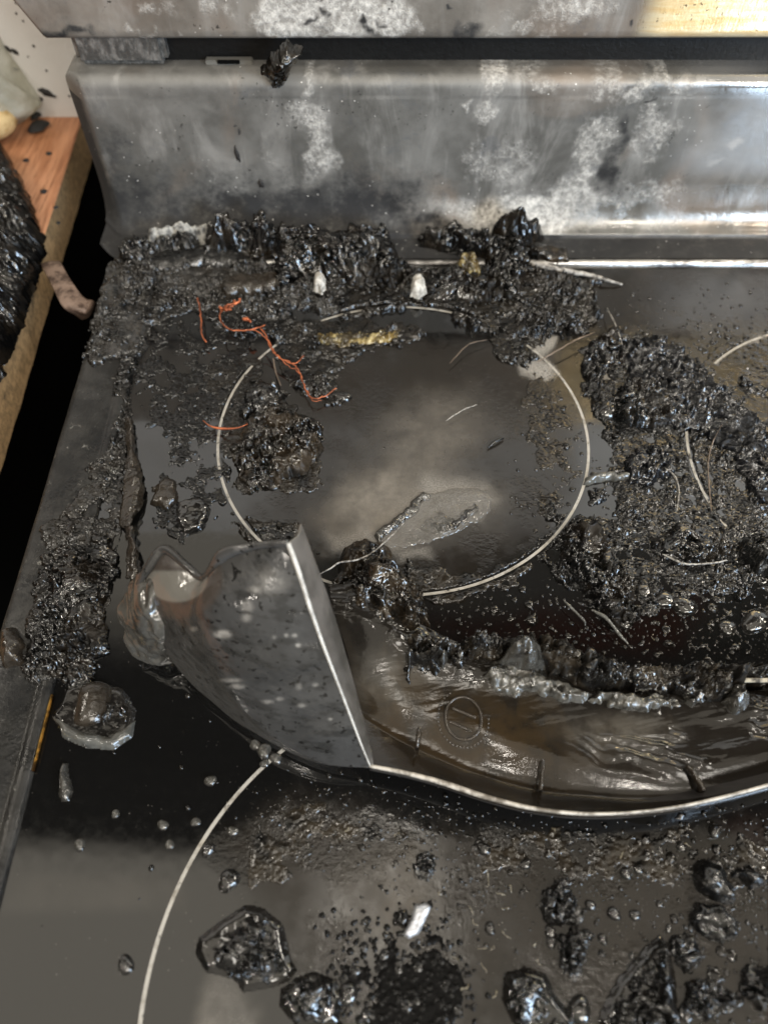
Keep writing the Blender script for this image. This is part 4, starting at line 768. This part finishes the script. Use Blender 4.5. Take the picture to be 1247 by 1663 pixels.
# ================================================================== THE MELTED LID
def lid():
    root = tag(empty('melted_lid', at(900, 1200)), 'large melted plastic lid, brown inside, with its left end curled up and grey', 'plastic lid')
    # brown inside: outer rim edge, rim foot, floor, ragged burnt end
    rim = [(600, 1244, .012), (660, 1256, .013), (720, 1272, .014), (790, 1295, .015), (870, 1314, .016), (960, 1322, .016), (1060, 1316, .016), (1160, 1298, .016), (1300, 1258, .016), (1400, 1212, .015)]
    foot = [(588, 1165, .006), (640, 1198, .006), (700, 1228, .006), (770, 1256, .0065), (870, 1284, .007), (960, 1294, .007), (1050, 1298, .007), (1150, 1286, .007), (1300, 1252, .007), (1395, 1200, .0065)]
    mid = [(575, 1110, .009), (640, 1140, .0085), (710, 1165, .008), (780, 1185, .010), (870, 1215, .0095), (960, 1238, .009), (1050, 1246, .009), (1150, 1240, .010), (1300, 1215, .011), (1390, 1180, .009)]
    mid2 = [(560, 1050, .013), (620, 1075, .012), (690, 1105, .0095), (770, 1125, .0095), (860, 1140, .0095), (950, 1170, .009), (1050, 1195, .009), (1150, 1190, .0095), (1300, 1180, .011), (1385, 1160, .008)]
    end = [(540, 990, .018), (600, 1010, .017), (680, 1060, .012), (760, 1075, .011), (840, 1085, .011), (930, 1120, .009), (1040, 1140, .009), (1150, 1142, .009), (1300, 1138, .010), (1380, 1140, .006)]
    end2 = [(535, 950, .018), (600, 960, .016), (690, 1020, .008), (770, 1052, .006), (850, 1060, .007), (930, 1095, .005), (1040, 1115, .004), (1150, 1122, .004), (1300, 1120, .004), (1378, 1130, .003)]
    C3 = lambda c: [at(*p) for p in c]
    G = loft([C3(rim), C3(foot), C3(mid), C3(mid2), C3(end), C3(end2)], 420, 200)
    # straight skirt between the rim and its foot, crisp corner at the foot
    v = np.linspace(0, 5, 200)[:, None]; a, b = cr(C3(rim), 420), cr(C3(foot), 420); t = np.clip(v, 0, 1)[..., None]
    G = np.where(v[..., None] <= 1, a + (b - a) * t, G)
    x, y = G[..., 0], G[..., 1]; w = np.clip(v - 1, 0, 1)
    wr = (fbm(x * 22, y * 44, 71, 2) - .5) * .005 * np.clip((v - 2) / 2, 0, 1) + (fbm(x * 30 + y * 40, y * 260 - x * 60, 72, 3) - .5) * .0005 * np.clip((v - 1.6) / 1, 0, 1)
    F1, F2, A, B = worley(x / .0045, y / .0035, 73); wr = wr + .0022 * (np.sqrt(np.clip(1 - F1 ** 2, 0, 1)) - .4) * np.clip((v - 3.3) / 1, 0, 1) * sstep(fbm(x * 60, y * 60, 75), .40, .6)
    wr = wr + .0012 * np.sin((x * .35 + y) * 900 + 8 * fbm(x * 60, y * 60, 77)) * np.clip((v - 1.4), 0, 1) * sstep(x, .055, .10) * sstep(fbm(x * 40, y * 70, 79), .52, .66) * .45
    G[..., 2] = np.maximum(G[..., 2] + wr, .0008)
    amber = np.exp(-((x - at(800, 1200)[0]) / .035) ** 2 - ((y - at(800, 1215)[1]) / .022) ** 2) + .8 * np.exp(-((x - at(640, 1150)[0]) / .02) ** 2 - ((y - at(640, 1170)[1]) / .02) ** 2)
    soot = np.clip((v - 3.6) / 1, 0, 1) * sstep(fbm(x * 90, y * 90, 81, 4), .38, .62) + .35 * sstep(x, at(1060, 1200)[0], at(1180, 1200)[0]); soot = soot + .9 * sstep(v + (fbm(x * 120, y * 40, 85, 4) - .5) * 3.2, 2.4, 3.6) + .7 * sstep(x, at(820, 1200)[0], at(980, 1200)[0]) * sstep(fbm(x * 30, y * 60, 83, 3), .3, .6) + .55 * (v < 1)  # soot at the burnt end, plus plain darkening rightwards and over the skirt
    lid_highlight = .20 * sstep(np.hypot((x - at(1000, 1185, .011)[0]) / .026, (y - at(1000, 1185, .011)[1]) / .009), 1.2, .2) + .14 * sstep(np.hypot((x - at(625, 1095, .015)[0]) / .018, (y - at(625, 1095, .015)[1]) / .014), 1.3, .2)  # creamy highlights painted into the colour of the lid floor
    n = NT('smoked_brown_plastic'); Am, So = n.attr('amber'), n.attr('soot')
    c = n.mix(n.noise(50, 5, .6, lo=.3, hi=.7), (.008, .0068, .0054), (.018, .0152, .012)); c = n.mix(n.math('MULTIPLY', Am, n.noise(120, 4, lo=.25, hi=.6)), c, (.026, .0175, .009)); c = n.mix(n.ramp(So, .1, 1.1), c, (.010, .0085, .007)); c = n.mix(n.math('MULTIPLY', n.attr('lid_highlight'), n.ramp(n.noise(140, 4, .6), .3, .65, .35, 1)), c, (.25, .225, .185))
    b = n.bump(n.noise(160, 4, .5, .6, stretch=(.5, 1.3, 1)), .0005, .35); b = n.bump(n.noise(900, 3), .0001, .4, b)
    m = n.set(base=c, rough=n.ramp(n.noise(70, 4), .35, .65, .07, .18), normal=b, spec=.4)
    shell('lid_floor', G, .0016, m, root, attrs=dict(amber=np.clip(amber, 0, 1), soot=np.clip(soot, 0, 1), lid_highlight=np.clip(lid_highlight, 0, 1)))
    # pale worn bead running along the rim edge
    n = NT('worn_pale_rim'); mr = n.set(base=n.mix(n.noise(160, 5, .7, lo=.4, hi=.62), (.46, .43, .38), (.12, .105, .085)), rough=.45, normal=n.bump(n.noise(400), .0003))
    tube('rim_edge', [p + np.array([0, 0, .0004]) for p in C3(rim)], [.0007, .0010, .0007, .0004, .0006, .0006, .0006], mr, root, n=200, seg=8)
    # outer wall of the skirt
    D = loft([[p + np.array([0, -.0006, -.001]) for p in C3(rim)], [np.array([p[0], p[1] + .006, .007]) for p in C3(rim)], [np.array([p[0], p[1] + .013, .001]) for p in C3(rim)]], 200, 14)
    shell('outer_skirt', D, .001, M['soot'], root)
    for (x0, y0, x1, y1, z) in [(676, 1222, 680, 1186, .0115), (874, 1290, 879, 1238, .013), (1135, 1290, 1112, 1248, .013)]:
        p, q = at(x0, y0, .007), at(x1, y1, .010); L = np.linspace(0, 1, 14)[:, None]; c = p + (q - p) * L; hgt = .0062 * np.sqrt(np.clip(1 - (L[:, 0] * 1.15 - .35) ** 2, .02, 1)); e = np.array([.0009, 0, 0])
        V = np.stack([c - e, c - e * .6 + np.array([0, 0, 1]) * hgt[:, None], c + e * .6 + np.array([0, 0, 1]) * hgt[:, None], c + e], 1)
        fs = [tuple(k) for k in gridfaces(14, 4, wrap=True)] + [(0, 1, 2, 3), (55, 54, 53, 52)]
        mesh_obj('stiffening_rib', V.reshape(-1, 3), fs, M['melt_brown'], root)
    # embossed round mark with two bars and a ring of dots
    gx = np.array([c.reshape(-1) for c in (G[..., 0], G[..., 1], G[..., 2])]).T
    def onlid(px, py):
        p = at(px, py, .0105)
        for _ in range(3):
            k = np.argmin((gx[:, 0] - p[0]) ** 2 + (gx[:, 1] - p[1]) ** 2); p = at(px, py, gx[k, 2])
        return p + np.array([0, 0, .0002])
    mk = empty('moulded_mark', (0, 0, 0)); mk.parent = root; mk.location = Vector(onlid(755, 1168)) - Vector(root.location)
    a = np.linspace(0, 2 * np.pi, 41); cx, cy, ca, sa = 752, 1167, math.cos(R(-12)), math.sin(R(-12))
    el = lambda rx, ry, a: (cx + rx * np.cos(a) * ca - ry * np.sin(a) * sa, cy + rx * np.cos(a) * sa + ry * np.sin(a) * ca)
    tube('moulded_ring', [onlid(*el(29, 35, q)) for q in a], .00055, m_simple('worn_brown_emboss', (.040, .032, .024), .2), mk, n=120, seg=6)
    for (p, q) in [((734, 1150), (772, 1166)), ((730, 1172), (766, 1188))]:
        tube('moulded_bar', [onlid(*p), onlid((p[0] + q[0]) / 2, (p[1] + q[1]) / 2), onlid(*q)], .0006, bpy.data.materials['worn_brown_emboss'], mk, n=20, seg=6)
    dots = [onlid(*el(41, 47, q)) for q in np.linspace(.2, 4.4, 30)]
    V = []; fs = []
    for d in dots:
        k = len(V); V += [d + np.array([.0005 * math.cos(t_), .0005 * math.sin(t_), 0]) for t_ in np.linspace(0, 2 * np.pi, 7)[:-1]] + [d + np.array([0, 0, .0005])]; fs += [(k + i, k + (i + 1) % 6, k + 6) for i in range(6)]
    mesh_obj('dotted_ring', np.array(V), fs, bpy.data.materials['worn_brown_emboss'], mk)
    # grey end curled up towards the viewer
    A_ = [(602, 1246, .012), (596, 1232, .017), (585, 1205, .025), (566, 1155, .036), (545, 1100, .046), (524, 1045, .056), (503, 985, .066), (484, 925, .075), (468, 882, .081)]
    Bm = [(600, 1246, .012), (560, 1232, .017), (520, 1200, .026), (480, 1150, .036), (455, 1095, .047), (435, 1035, .058), (418, 975, .067), (412, 915, .073), (420, 886, .076)]
    Cm = [(598, 1247, .012), (530, 1240, .014), (460, 1205, .021), (400, 1150, .031), (365, 1090, .042), (342, 1030, .052), (332, 975, .060), (345, 935, .064), (366, 900, .069)]
    Cn = [(598, 1247, .0117), (518, 1238, .012), (440, 1198, .017), (375, 1140, .025), (335, 1078, .036), (310, 1020, .045), (305, 975, .052), (318, 950, .054), (332, 938, .056)]
    Dm = [(597, 1247, .0115), (505, 1236, .010), (420, 1192, .013), (350, 1130, .020), (305, 1065, .030), (278, 1010, .039), (268, 960, .047), (282, 928, .051), (300, 916, .053)]
    E_ = [(596, 1247, .011), (500, 1236, .006), (395, 1178, .007), (318, 1118, .011), (262, 1052, .019), (236, 1000, .027), (228, 958, .036), (246, 915, .044), (268, 893, .049)]
    G2 = loft([C3(A_), C3(Bm), C3(Cm), C3(Cn), C3(Dm), C3(E_)], 200, 130)
    x, y, z = G2[..., 0], G2[..., 1], G2[..., 2]; uu = np.linspace(0, 1, 200)[None]
    G2 += normals(G2) * ((fbm(uu * 6 + 0 * x, z * 30, 91, 2) - .5) * .0012)[..., None] * np.clip(uu * 3, 0, 1)[..., None]
    grey = sstep(fbm(x * 150, z * 420, 93, 4), .55, .66) * .7
    Pc = G2 - CAM; dz = Pc @ _f; qx = 623.5 + FPX * Pc[..., 0] / dz; qy = 831.5 - FPX * (Pc @ _u) / dz      # where each point was measured in the photo
    ell = lambda cx, cy, rx, ry: np.hypot((qx - cx) / rx, (qy - cy) / ry)
    pale = sstep(ell(287, 940, 50, 38), 1.05, .95) * sstep(qy, 924, 930); burn = sstep(ell(287, 940, 76, 66), 1.05, .9) * (1 - pale) * .8; burn = np.maximum(burn, sstep(abs(qy - 945 + (qx - 285) * .04), 4, 1) * sstep(abs(qx - 285), 42, 36))
    spot = 0 * pale
    for (cx, cy, rx, ry, k) in [(415, 958, 14, 8, .7), (402, 985, 12, 12, .6), (400, 1003, 10, 9, .6), (362, 1030, 17, 8, 1), (315, 1022, 7, 5, .6), (440, 945, 32, 26, .35), (478, 1032, 5, 4, 1), (484, 1048, 5, 4, 1), (465, 1032, 4, 4, .7), (445, 1035, 4, 4, .6), (385, 1115, 16, 5, .7), (375, 1105, 22, 4, .6), (435, 1140, 12, 4, .7), (455, 1135, 8, 4, .6), (490, 1146, 8, 4, .6), (512, 1112, 5, 4, .7), (485, 1115, 6, 7, .5), (536, 1168, 4, 3, .9), (300, 915, 22, 8, .5)]: spot = np.maximum(spot, k * sstep(ell(cx, cy, rx, ry), 1.2, .3))
    n = NT('translucent_grey_plastic'); Dk = n.attr('dirt')
    c = n.mix(n.noise(35, 4, lo=.3, hi=.7), (.044, .044, .0435), (.075, .075, .0745)); c = n.mix(n.math('MULTIPLY', n.noise(170, 3, .5, stretch=(1, 1, 2), lo=.56, hi=.68), .6), c, (.035, .035, .034)); c = n.mix(n.math('MULTIPLY', Dk, .8), c, (.018, .018, .017)); c = n.mix(n.noise(330, 3, .5, stretch=(1, 1, 1.6), lo=.61, hi=.66), c, (.010, .010, .010)); c = n.mix(n.attr('burn'), c, (.075, .062, .054)); c = n.mix(n.attr('pale'), c, (.20, .195, .178)); c = n.mix(n.math('MULTIPLY', n.attr('spot'), n.ramp(n.noise(420, 4, .7), .3, .6, .25, .8)), c, (.42, .40, .37))
    n.set(base=c, rough=n.ramp(n.noise(80), .3, .7, .12, .24), spec=.8, normal=n.bump(n.noise(150, 3), .0005), sss=0)
    tr = n.n.new('ShaderNodeBsdfTranslucent'); tr.inputs[0].default_value = (.16, .155, .145, 1); mxs = n.n.new('ShaderNodeMixShader'); mxs.inputs[0].default_value = .25
    tp = n.n.new('ShaderNodeBsdfTransparent'); tp.inputs[0].default_value = (.8, .78, .74, 1); mx2 = n.n.new('ShaderNodeMixShader'); mx2.inputs[0].default_value = .14
    n.t.links.new(n.b.outputs[0], mxs.inputs[1]); n.t.links.new(tr.outputs[0], mxs.inputs[2]); n.t.links.new(mxs.outputs[0], mx2.inputs[1]); n.t.links.new(tp.outputs[0], mx2.inputs[2]); n.t.links.new(mx2.outputs[0], n.out.inputs[0])
    M['flap'] = n.m
    shell('curled_end', G2, .0012, n.m, root, attrs=dict(dirt=grey, pale=pale, burn=burn, spot=spot))
    tube('curled_rim', [p for p in C3(A_)], [.0003, .0004, .0005, .0006, .0008, .0009], m_simple('pale_translucent_rim', (.46, .45, .42), .35, base2=(.26, .25, .23)), root, n=120, seg=8)
    tube('melted_lip', [Q[-1] for Q in (C3(A_), C3(Bm), C3(Cm), C3(Cn), C3(Dm), C3(E_))] + C3([(240, 925, .044), (226, 950, .038)]), [.0012, .0013, .0026, .0014, .0016, .0022, .0012], n.m, root, n=140, seg=10)
    # inner face of the curled skirt seen behind its rim
    A2 = [(602, 1244, .012), (604, 1226, .014), (598, 1196, .018), (586, 1150, .024), (570, 1090, .033), (553, 1030, .043), (534, 970, .054), (512, 910, .065), (490, 850, .076)]
    G3 = loft([C3(A_), [(p + q) / 2 + np.array([.001, 0, -.001]) for p, q in zip(C3(A_), C3(A2))], C3(A2)], 140, 20)
    n = NT('dark_inner_skirt'); ms = n.set(base=n.mix(n.noise(60, 4, lo=.35, hi=.65), (.05, .046, .040), (.11, .10, .09)), rough=.3, normal=n.bump(n.noise(200), .0004))
    shell('inner_skirt', G3, .0010, ms, root)
    # bulging melted end on the left: milky glob
    g1 = [(243, 925, .040), (212, 945, .034), (196, 985, .026), (196, 1030, .016), (214, 1068, .008), (236, 1078, .004)]
    g2 = [(272, 930, .044), (248, 955, .042), (232, 990, .038), (226, 1025, .028), (236, 1055, .016), (262, 1080, .006)]
    g3 = [(290, 950, .038), (272, 985, .036), (262, 1010, .034), (262, 1040, .026), (280, 1070, .015), (300, 1088, .006)]
    g4 = [(320, 1010, .03), (305, 1030, .028), (298, 1050, .024), (305, 1075, .016), (320, 1100, .010), (336, 1118, .008)]
    G4 = loft([C3(g1), C3(g2), C3(g3), C3(g4)], 80, 60); G4 += normals(G4) * ((fbm(G4[..., 0] * 120, G4[..., 2] * 120, 97, 3) - .5) * .006)[..., None]
    shell('melted_lobe', G4, .0014, m_simple('milky_melted_plastic', (.062, .060, .054), .10, base2=(.022, .020, .017), cs=70, bump=.0008, bs=90, spec=.7), root)
    # charred crest where the lid burnt through
    lump('charred_crest', '', '', [(545, 1040), (540, 960), (555, 905), (600, 885), (635, 895), (640, 930), (690, 975), (700, 1030), (670, 1060), (620, 1050)], .022, style='char', mat='char_brown', parent=root, seed=120, edge=.016, amp=.8, res=.0005)
    M['char_wet'] = char_mat('wet_brown_char', (.006, .0055, .005), (.030, .024, .017), (.22, .21, .19), .58, .74, .03, .10, .0004, 420)
    lump('charred_edge', '', '', [(640, 1060), (668, 1030), (700, 1036), (730, 1056), (770, 1046), (830, 1052), (880, 1048), (930, 1072), (980, 1084), (1050, 1082), (1120, 1092), (1180, 1088), (1290, 1084), (1390, 1110), (1392, 1150), (1340, 1150), (1270, 1116), (1200, 1120), (1150, 1150), (1100, 1146), (1050, 1140), (985, 1142), (930, 1128), (880, 1112), (830, 1090), (780, 1096), (735, 1098), (700, 1118), (672, 1110), (655, 1130)], .020, style='char', mat='char_wet', parent=root, seed=131, edge=.012, amp=1.3, res=.00045, crumbs=1.0, warp=.004)
    for k, (p, h) in enumerate([([(650, 1122), (655, 1070), (670, 1040), (688, 1050), (676, 1095), (664, 1132)], .021), ([(800, 1096), (822, 1064), (860, 1062), (885, 1080), (880, 1106), (850, 1112)], .019), ([(1092, 1150), (1104, 1116), (1135, 1122), (1148, 1158), (1112, 1166)], .016), ([(1152, 1156), (1166, 1120), (1198, 1124), (1206, 1164), (1176, 1178)], .016), ([(700, 1106), (706, 1064), (722, 1052), (734, 1076), (722, 1112)], .019)]):
        lump('charred_knob', '', '', p, h, style='melt', mat='melt_wet' if k else 'melt_dark', parent=root, seed=140 + k, edge=.009, res=.0004, amp=2.6)
    M['melt_silver'] = m_simple('silvery_melted_film', (.075, .072, .063), .09, base2=(.012, .011, .009), cs=150, bump=.0006, bs=300, spec=.8)
    for k, p in enumerate([[(770, 1104), (792, 1086), (835, 1080), (875, 1092), (905, 1112), (960, 1124), (940, 1138), (880, 1134), (830, 1122), (795, 1118)], [(940, 1136), (985, 1126), (1060, 1132), (1100, 1146), (1060, 1160), (990, 1156)]]):
        lump('silvery_film', '', '', p, (.0052, .0042)[k], z0=(.0085, .0075)[k], style='melt', mat='melt_silver', parent=root, seed=150 + k, edge=.007, res=.0004, amp=2.4, warp=.004)
    M['shard'] = m_simple('scorched_pale_shard', (.42, .38, .30), .5, base2=(.05, .045, .04), cs=260)
    box('pale_shard', *[f(aa) for aa in [0] for f in (lambda q: at(1165, 1102, .012)[0], lambda q: at(1290, 1102, .012)[0], lambda q: at(1200, 1106, .012)[1], lambda q: at(1200, 1100, .012)[1])], .010, .0118, M['shard'], root, .0004)
lid()

# ================================================================== WIRES AND FIBRES
Z = lambda L: [at(*p) for p in L]
def copper():
    root = tag(empty('copper_wire', at(430, 540)), 'longest bright copper wire, hooked and frayed, trailing into the ring', 'copper wire')
    tube('strand', Z([(372, 500, .008), (360, 506, .009), (358, 520, .010), (372, 534, .011), (395, 537, .011), (420, 532, .010), (430, 528, .009)]), .00038, M['copper'], root, n=80, kink=.00025, seed=6)
    tube('strand', Z([(420, 530, .010), (432, 545, .009), (440, 566, .008), (452, 580, .007), (470, 588, .006), (484, 600, .005), (492, 620, .004), (500, 640, .004), (512, 648, .004), (530, 642, .004), (546, 630, .004)]), .0003, M['copper'], root, n=120, kink=.0003, seed=2)
    tube('strand', Z([(426, 534, .011), (438, 556, .010), (446, 572, .008), (462, 586, .006), (480, 590, .005), (494, 578, .005)]), .00026, M['copper'], root, n=80, kink=.0003, seed=9)
    tube('strand', Z([(360, 504, .010), (372, 496, .012), (386, 490, .012), (390, 486, .013)]), [.0004, .0009, .0005, .0008, .0004], M['copper'], root, n=40, kink=.0012, seed=3)
    tube('strand', Z([(358, 498, .010), (366, 504, .012), (378, 498, .012)]), [.0005, .0010, .0005], M['copper'], root, n=30, kink=.0011, seed=5)
    tube('strand', Z([(392, 537, .012), (414, 536, .012), (434, 552, .010), (445, 572, .008), (466, 592, .006), (486, 606, .0045), (496, 630, .004), (508, 651, .004), (522, 650, .003)]), .00022, M['copper'], root, n=120, kink=.0004, seed=12)
    tube('strand', Z([(444, 582, .006), (448, 604, .004), (456, 626, .003)]), .0004, M['wire_dull'], root)
copper()
tag(tube('copper_wire', Z([(319, 484, .007), (325, 500, .007), (327, 520, .006), (327, 540, .005), (334, 556, .004)]), .00042, M['copper'], n=50, kink=.0003), 'short upright copper wire left of the hooked wire', 'copper wire')
tag(tube('copper_wire', Z([(330, 683, .002), (342, 692, .003), (360, 696, .003), (385, 695, .003), (404, 688, .003)]), [.0002, .0004, .0007, .0005, .0002], M['copper'], n=50), 'thin curved copper wire crossing the ring on its left side', 'copper wire')
tag(tube('copper_wire', Z([(396, 520, .010), (400, 518, .012), (408, 524, .010)]), [.0007, .0012, .0005], M['copper'], n=24, kink=.0008, seed=8), 'tiny orange copper scrap inside the hook of the longest wire', 'copper wire')
for L, r_, m_, l in [([(508, 936, .020), (520, 932, .022), (535, 924, .024), (550, 914, .024), (575, 910, .024), (600, 900, .020), (625, 880, .012), (660, 845, .003)], .00055, 'twig', 'pale curly fibre beside the curled grey end of the lid'),
                     ([(724, 684, .002), (738, 674, .003), (755, 664, .003), (775, 657, .002)], .0004, 'twig', 'short pale hair on the haze inside the ring'),
                     ([(872, 588, .002), (900, 572, .005), (935, 552, .006), (965, 540, .005)], .0006, 'wire_dull', 'straight dull wire crossing the white ash spot'),
                     ([(1172, 690, .020), (1158, 715, .012), (1150, 745, .007), (1150, 780, .005), (1155, 830, .003)], .0005, 'wire_dull', 'long bowed grey hair hanging over the right burner'),
                     ([(985, 500, .004), (1000, 530, .007), (1010, 560, .010)], .0005, 'twig', 'pale needle at the top of the stringy mass'),
                     ([(1080, 760, .004), (1096, 775, .004), (1102, 800, .003), (1098, 830, .002)], .0006, 'twig', 'short pale thread right of the hollow of the right burner'),
                     ([(730, 590, .003), (760, 560, .004), (790, 552, .003)], .0004, 'wire_dull', 'faint dull fibre inside the top right of the ring'),
                     ([(915, 975, .004), (945, 1005, .004), (950, 1016, .003)], .0009, 'melt_grey', 'grey melted thread left of the knobby clump'),
                     ([(960, 990, .005), (985, 1005, .006), (1005, 1030, .004), (1020, 1046, .002)], .0012, 'melt_grey', 'thicker grey melted thread below the knobby clump'),
                     ([(1075, 900, .005), (1110, 915, .006), (1150, 915, .006), (1180, 910, .005)], .0007, 'twig', 'pale thread lying on the wide bubbled clump'),
                     ([(792, 727, .001), (806, 716, .002), (818, 712, .001)], .0011, 'char_grey', 'tiny dark splinter inside the right of the ring')]:
    tag(tube('burnt_fibre', Z(L), [r_ * .35, r_ * .75, r_ * .55, r_ * .7, r_ * .3], M[m_], n=60, kink=.00012, seed=len(l)), l, 'fibre')

# ================================================================== ON THE WORKTOP
def burnt_bundle():
    poly = [(-60, 215), (-10, 236), (18, 258), (38, 290), (55, 330), (72, 372), (80, 405), (70, 440), (58, 480), (40, 540), (18, 585), (-20, 620), (-90, 640), (-120, 400)]
    P = np.array([at(*p, 0)[:2] for p in poly]); P[:, 0] -= .002
    o = lump('burnt_bundle', 'large glossy black burnt plastic bundle on the worktop, cut by the left edge', 'burnt bundle', P, .022, style='string', mat='char', seed=141, edge=.02, wpts=True, amp=1.6, res=.0006)
    lump('charred_foot', '', '', [(-40, 560), (-10, 545), (8, 560), (6, 610), (-30, 650)], .006, mat='char_brown', parent=o, seed=142)
burnt_bundle()
def bag():
    root = tag(empty('plastic_bag', at(0, 200)), 'crumpled clear plastic bag standing against the white wall on the worktop', 'plastic bag')
    c0 = at(-30, 215); n_ = 70; a = np.linspace(0, 2 * np.pi, 90, endpoint=False); Vv = []
    for q in np.linspace(0, 1, n_):
        z = q * .16; rad = (.072 * (1 - q) ** .75 + .004) * (1 - .35 * max(0, .08 - q) / .08)
        rr = rad * (1 + .16 * (fbm(np.cos(a) * 2.2 + 5, np.sin(a) * 2.2 + q * 5, 151, 4) - .5) * 2 + .05 * np.abs(np.sin(a * 7 + q * 9)))
        Vv.append(np.stack([c0[0] - .028 + rr * np.cos(a), c0[1] + .02 + rr * np.sin(a) * .7, np.full(90, z) + .004 * (fbm(a * 3, a * 0 + q * 8, 152) - .5)], -1))
    n = NT('cloudy_clear_film'); n.set(base=n.mix(n.noise(60, 5, lo=.35, hi=.7), (.42, .42, .35), (.62, .62, .56)), rough=.22, spec=.6, normal=n.bump(n.noise(70, 5, .6, 1.), .003))
    tp = n.n.new('ShaderNodeBsdfTransparent'); tp.inputs[0].default_value = (.88, .88, .80, 1); mx = n.n.new('ShaderNodeMixShader'); mx.inputs[0].default_value = .45
    n.t.links.new(n.b.outputs[0], mx.inputs[1]); n.t.links.new(tp.outputs[0], mx.inputs[2]); n.t.links.new(mx.outputs[0], n.out.inputs[0])
    mesh_obj('bag_film', np.array(Vv).reshape(-1, 3), gridfaces(n_, 90, wrap=True), n.m, root)
    c = at(-4, 214, .012) + np.array([-.012, .012, 0]); th1 = np.linspace(0, np.pi, 14); ph = np.linspace(0, 2 * np.pi, 24, endpoint=False)
    V = np.stack([c[0] + .022 * np.outer(np.sin(th1), np.cos(ph)), c[1] + .016 * np.outer(np.sin(th1), np.sin(ph)), .013 + .012 * np.outer(np.cos(th1), np.ones(24))], -1)
    tag(mesh_obj('bread_piece', V.reshape(-1, 3), gridfaces(14, 24, wrap=True), m_simple('tan_crust', (.62, .45, .22), .7, base2=(.42, .27, .10))), 'beige food piece inside the clear plastic bag', 'food')
bag()
def fleck(name, P, sz, label, group, normal='z', seed=0, el=1., rot=0.):
    rs = np.random.RandomState(seed); k = 14; a = np.linspace(0, 2 * np.pi, k, endpoint=False); rr = sz * (1 + rs.uniform(-.35, .35, k)); p = rr * np.cos(a) * el; q = rr * np.sin(a)
    p, q = p * math.cos(rot) - q * math.sin(rot), p * math.sin(rot) + q * math.cos(rot)
    ring_ = np.stack([p, q, 0 * a], 1); top = np.stack([p * .6, q * .6, 0 * a + sz * .5], 1); V = np.vstack([ring_, top, [[0, 0, sz * .65]]])
    if normal == 'y': V = np.stack([V[:, 0], -V[:, 2], V[:, 1]], 1)
    f = [tuple(x) for x in gridfaces(2, k, wrap=True)] + [(k + i, k + (i + 1) % k, 2 * k) for i in range(k)]
    tag(mesh_obj(name, V + np.array(P), f, M['soot']), label, 'soot fleck', group)
wallp = [(75, 150, .0035, 1.6, -.5), (12, 78, .0022, 2., -.8), (25, 84, .0022, 1.8, -.8), (26, 113, .0018, 1.8, .2), (55, 75, .0012, 1, 0), (76, 115, .0011, 1, 0), (113, 156, .0012, 1, 0), (68, 161, .0018, 1, 0), (46, 92, .0008, 1, 0), (38, 34, .0011, 1, 0), (27, 22, .0011, 1, 0), (30, 3, .0020, 1.4, 0), (110, 128, .0008, 1, 0)]
for i, (x, y, s_, e_, r_) in enumerate(wallp): fleck('soot_fleck', aty(x, y, Y_WALL), s_ * .75, 'black soot fleck stuck on the white wall left of the stove', 'soot flecks on the white wall', 'y', i, e_, r_)
tag(tube('soot_tail', [aty(78, 150, Y_WALL - .001), aty(84, 154, Y_WALL - .001), aty(91, 158, Y_WALL - .001)], .0009, M['soot'], n=16), 'thin soot streak trailing from the largest fleck on the wall', 'soot fleck')
for i, (x, y, s_) in enumerate([(80, 250, .0020), (71, 312, .0024), (43, 261, .0020), (92, 337, .0016), (95, 362, .0016)]): fleck('soot_fleck', at(x, y, 0), s_, 'dark soot speck on the orange wood worktop', 'soot specks on the worktop', 'z', 30 + i)
for i, (x, y, s_) in enumerate([(62, 205, .0055), (60, 188, .0035)]): fleck('soot_fleck', at(x, y, .002), s_, ['larger', 'smaller'][i] + ' dark ash scrap beside the plastic bag at the wall', None, 'z', 40 + i, 1.5, 1.)
for i, (x, y, e_) in enumerate([(385, 250, 3.2), (424, 298, 1.8)]): fleck('soot_fleck', aty(x, y, Y_PANEL), .0014 + .0003 * i, ['long thin', 'short'][i] + ' black flake stuck on the steel back panel', None, 'y', 50 + i, e_, 1.75)
